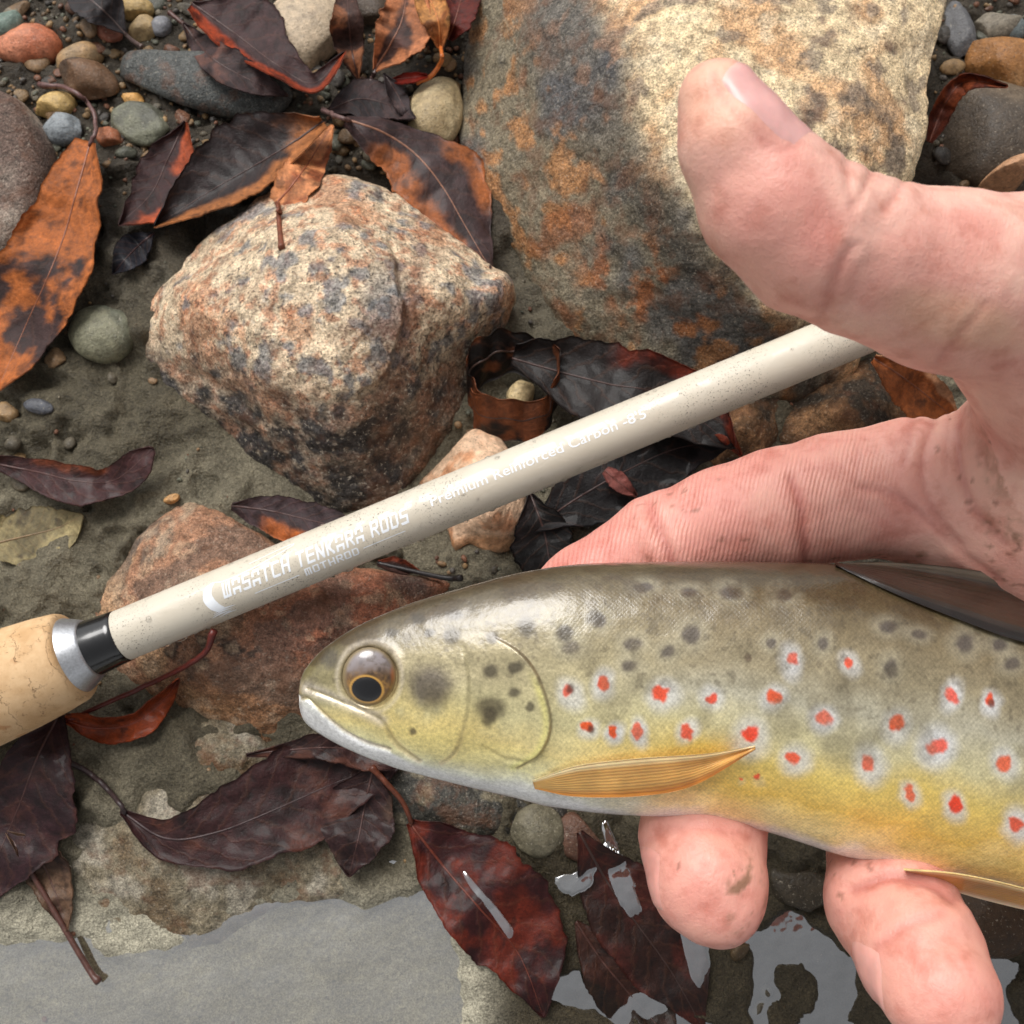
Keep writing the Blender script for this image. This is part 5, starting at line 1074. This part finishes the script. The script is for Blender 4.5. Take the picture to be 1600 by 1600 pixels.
md = ho.modifiers.new('remesh', 'REMESH'); md.mode = 'VOXEL'; md.voxel_size = 0.66; md.adaptivity = 0
dg = bpy.context.evaluated_depsgraph_get(); ev = ho.evaluated_get(dg).to_mesh()
nvv = len(ev.vertices); HV = np.zeros(nvv * 3); ev.vertices.foreach_get('co', HV); HV = HV.reshape(-1, 3); HF = [tuple(p.vertices) for p in ev.polygons]
bpy.data.objects.remove(ho); bpy.data.meshes.remove(hm)
HN = vnormals(HV, HF); d = sdf(HV); flip = -1.0 if np.mean(sdf(HV + HN * 0.3) - d) < 0 else 1.0
for it in range(5):
    HN = vnormals(HV, HF) * flip; HV = HV - HN * np.clip(d, -1.5, 1.5)[:, None] * 0.85; d = sdf(HV)
HN = vnormals(HV, HF)
if flip < 0: HF = [f[::-1] for f in HF]; HN = -HN
hpx, hpy, hd = proj(HV); facing = -(HN @ FW); ff = sst(-0.1, 0.25, facing)
thumb = hd < 160; fing = (hd >= 158)
dsp = np.zeros(len(HV)); crease_c = np.zeros(len(HV))
def crease(pts, dep, wid, mask, bulge=0.0):
    global dsp
    m = mask & (facing > -0.2) & (hpx > min(p[0] for p in pts) - 60) & (hpx < max(p[0] for p in pts) + 60) & (hpy > min(p[1] for p in pts) - 60) & (hpy < max(p[1] for p in pts) + 60)
    dd = seg_dist(hpx[m], hpy[m], pts, 30); gz = np.exp(-(dd / wid) ** 2); dsp[m] -= dep * gz; crease_c[m] = np.maximum(crease_c[m], gz * min(1, dep * 2.2))
    if bulge: dsp[m] += bulge * np.exp(-((dd - wid * 3.2) / (wid * 2)) ** 2)
T_ = thumb & (hpy < 640)
crease([(1332, 385), (1316, 410), (1300, 450), (1284, 500)], 0.26, 6, T_, 0.15); crease([(1328, 235), (1322, 275), (1334, 330)], 0.22, 5, T_, 0.1); crease([(1365, 258), (1352, 290), (1335, 320)], 0.3, 4, T_, 0.1)
crease([(1414, 275), (1400, 305), (1380, 330)], 0.22, 5, T_, 0.1); crease([(1540, 475), (1500, 520), (1470, 560)], 0.22, 7, T_); crease([(1280, 300), (1310, 350), (1330, 385)], 0.12, 4, T_)
crease([(1246, 218), (1290, 240), (1330, 262)], 0.12, 5, T_)
I_ = fing & (hpy > 560) & (hpy < 960)
crease([(1014, 786), (1026, 820), (1044, 860), (1056, 900)], 0.55, 7, I_, 0.3); crease([(1236, 750), (1250, 790), (1256, 840), (1258, 900)], 0.5, 7, I_, 0.3); crease([(1340, 700), (1336, 760)], 0.18, 5, I_)
crease([(1345, 762), (1400, 775), (1445, 810), (1500, 860), (1560, 905)], 0.3, 6, I_, .1); crease([(1475, 590), (1462, 650), (1440, 720), (1455, 790), (1500, 850)], 0.3, 6, I_, .15)
crease([(1510, 585), (1500, 650), (1498, 720), (1520, 790), (1570, 850)], 0.35, 7, I_, .15); crease([(1450, 610), (1425, 660), (1415, 720)], 0.25, 5, I_, .1); crease([(1490, 588), (1480, 680), (1478, 740)], 0.16, 4, I_)
crease([(1116, 112), (1118, 134), (1138, 162), (1166, 194), (1192, 220), (1216, 234), (1244, 228)], 0.22, 5, T_)
R_ = hpy > 1270

crease([(1330, 1390), (1390, 1372), (1450, 1380), (1490, 1405)], 0.6, 9, R_, 0.3); crease([(1370, 1480), (1420, 1445), (1470, 1430)], 0.25, 10, R_)
crease([(1003, 1320), (1040, 1300), (1100, 1292), (1180, 1310)], 0.2, 9, R_)
dsp += 0.22 * fbm(HV, 9, 3, 41) + 0.05 * fbm(HV, 2.2, 2, 43)
HV = HV + HN * dsp[:, None]
nh = fbm(HV, 11, 4, 51); nh2 = fbm(HV, 4, 4, 55)
hq = np.zeros((len(HV), 3)) + lin((236, 180, 164))
hq = mixc(hq, lin((242, 196, 176)), sst(0.0, 0.6, nh) * 0.5); hq = mixc(hq, lin((214, 138, 126)), sst(0.0, 0.5, -nh) * 0.4); hq = mixc(hq, lin((206, 126, 112)), sst(0.2, 0.6, nh2) * 0.25)
hq = mixc(hq, lin((220, 138, 126)), I_ * 0.45 * sst(1500, 1300, hpx)); hq = mixc(hq, lin((212, 122, 112)), I_ * 0.45 * sst(1060, 900, hpx))
hq = mixc(hq, lin((220, 142, 128)), R_ * 0.55); hq = mixc(hq, lin((226, 146, 134)), T_ * 0.5 * blob(hpx, hpy, 1210, 350, 90, 120, -30)); hq = mixc(hq, lin((226, 166, 134)), T_ * 0.5 * blob(hpx, hpy, 1120, 150, 60, 70))
hq = mixc(hq, lin((222, 176, 142)), T_ * 0.5 * blob(hpx, hpy, 1500, 500, 110, 40, 15)); hq = mixc(hq, lin((200, 140, 120)), 0.4 * I_ * sst(1430, 1560, hpx))
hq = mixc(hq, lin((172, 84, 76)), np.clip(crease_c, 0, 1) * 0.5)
grime = sst(-0.05, 0.6, fbm(HV, 2.2, 4, 58, .7) + .3 * nh2) * np.maximum.reduce([blob(hpx, hpy, 1560, 845, 40, 45) * I_, blob(hpx, hpy, 1165, 1400, 30, 60) * 1.2 * R_, blob(hpx, hpy, 1410, 872, 60, 14) * I_, blob(hpx, hpy, 1570, 720, 50, 60) * .5 * I_]); hq = mixc(hq, lin((112, 88, 58)), np.clip(grime, 0, 1) * 0.75)
speck = sst(0.72, 0.8, fbm(HV, 1.3, 2, 77)) * sst(0.0, 0.5, fbm(HV, 14, 2, 78)); hq = mixc(hq, lin((120, 76, 56)), speck * 0.55 * (R_ | I_))
ridge = (hpx * 1.0 + (hpy - 800) * 0.22) * 0.9
rmask = np.where(I_, sst(1440, 1300, hpx), 0.06) * ff
hand = root('hand', 'bare right hand with open thumb cradling the trout', 'hand', cp(2100, 960, 210))
palm = mesh('palm_and_fingers', HV, HF, M_skin, hand, col=hq, attrs={'ridge': ridge, 'ridgemask': rmask})
HB = BVHTree.FromPolygons(HV.tolist(), HF)
def nail(px, py, dirpx, length, width, shift, col1, col2, roll=0.0):
    dr = cp(px, py, 1.0) - CAM; h = HB.ray_cast(Vector(CAM.tolist()), Vector(dr.tolist()).normalized())
    p = np.array(h[0]); n = np.array(h[1]); d = float((p - CAM) @ FW); q2 = cp(px + dirpx[0], py + dirpx[1], d) - cp(px, py, d); Lx = q2 - n * (q2 @ n); Lx /= np.linalg.norm(Lx); Wx = np.cross(Lx, n)
    if Wx @ (-FW) > 0: Wx = -Wx                      # Wx points away from the camera
    a, b = 26, 22; V = []; C = []; 
    for i in range(a):
        u = i / (a - 1) * 2 - 1
        for j in range(b):
            v = j / (b - 1) * 2 - 1
            wv = width / 2 * (1 - 0.28 * max(0, abs(u) - 0.35) ** 1.6 * 1.6); pt = p + Lx * u * length / 2 * (1 - 0.10 * v * v) + Wx * (shift + v * wv) - n * (abs(shift + v * wv) ** 2) / 18.0
            hh_ = HB.find_nearest(Vector(pt.tolist())); e1 = max(abs(u), abs(v)); V.append(np.array(hh_[0]) + np.array(hh_[1]) * (0.22 - 0.42 * max(0, e1 - 0.70) / 0.30))
            C.append(lin(col1) * (1 - max(0, u - 0.72) / 0.28) + lin(col2) * max(0, u - 0.72) / 0.28)
    V = np.array(V); F = grid_faces(a, b)
    if np.mean(vnormals(V, F) @ n) < 0: F = [f[::-1] for f in F]
    mesh('nail', V, F, M_nail, palm, col=np.array(C))
nail(1184, 166, (-110, -112), 14.5, 12, 4.2, (226, 172, 166), (236, 208, 190))
nail(1026, 1380, (34, 90), 11.5, 9.5, 3.4, (222, 158, 146), (232, 200, 180))
nail(1376, 1538, (50, 90), 11.0, 9.0, 3.6, (226, 166, 154), (236, 206, 188))
for o in bpy.data.objects:
    if '_base' in o: del o['_base']
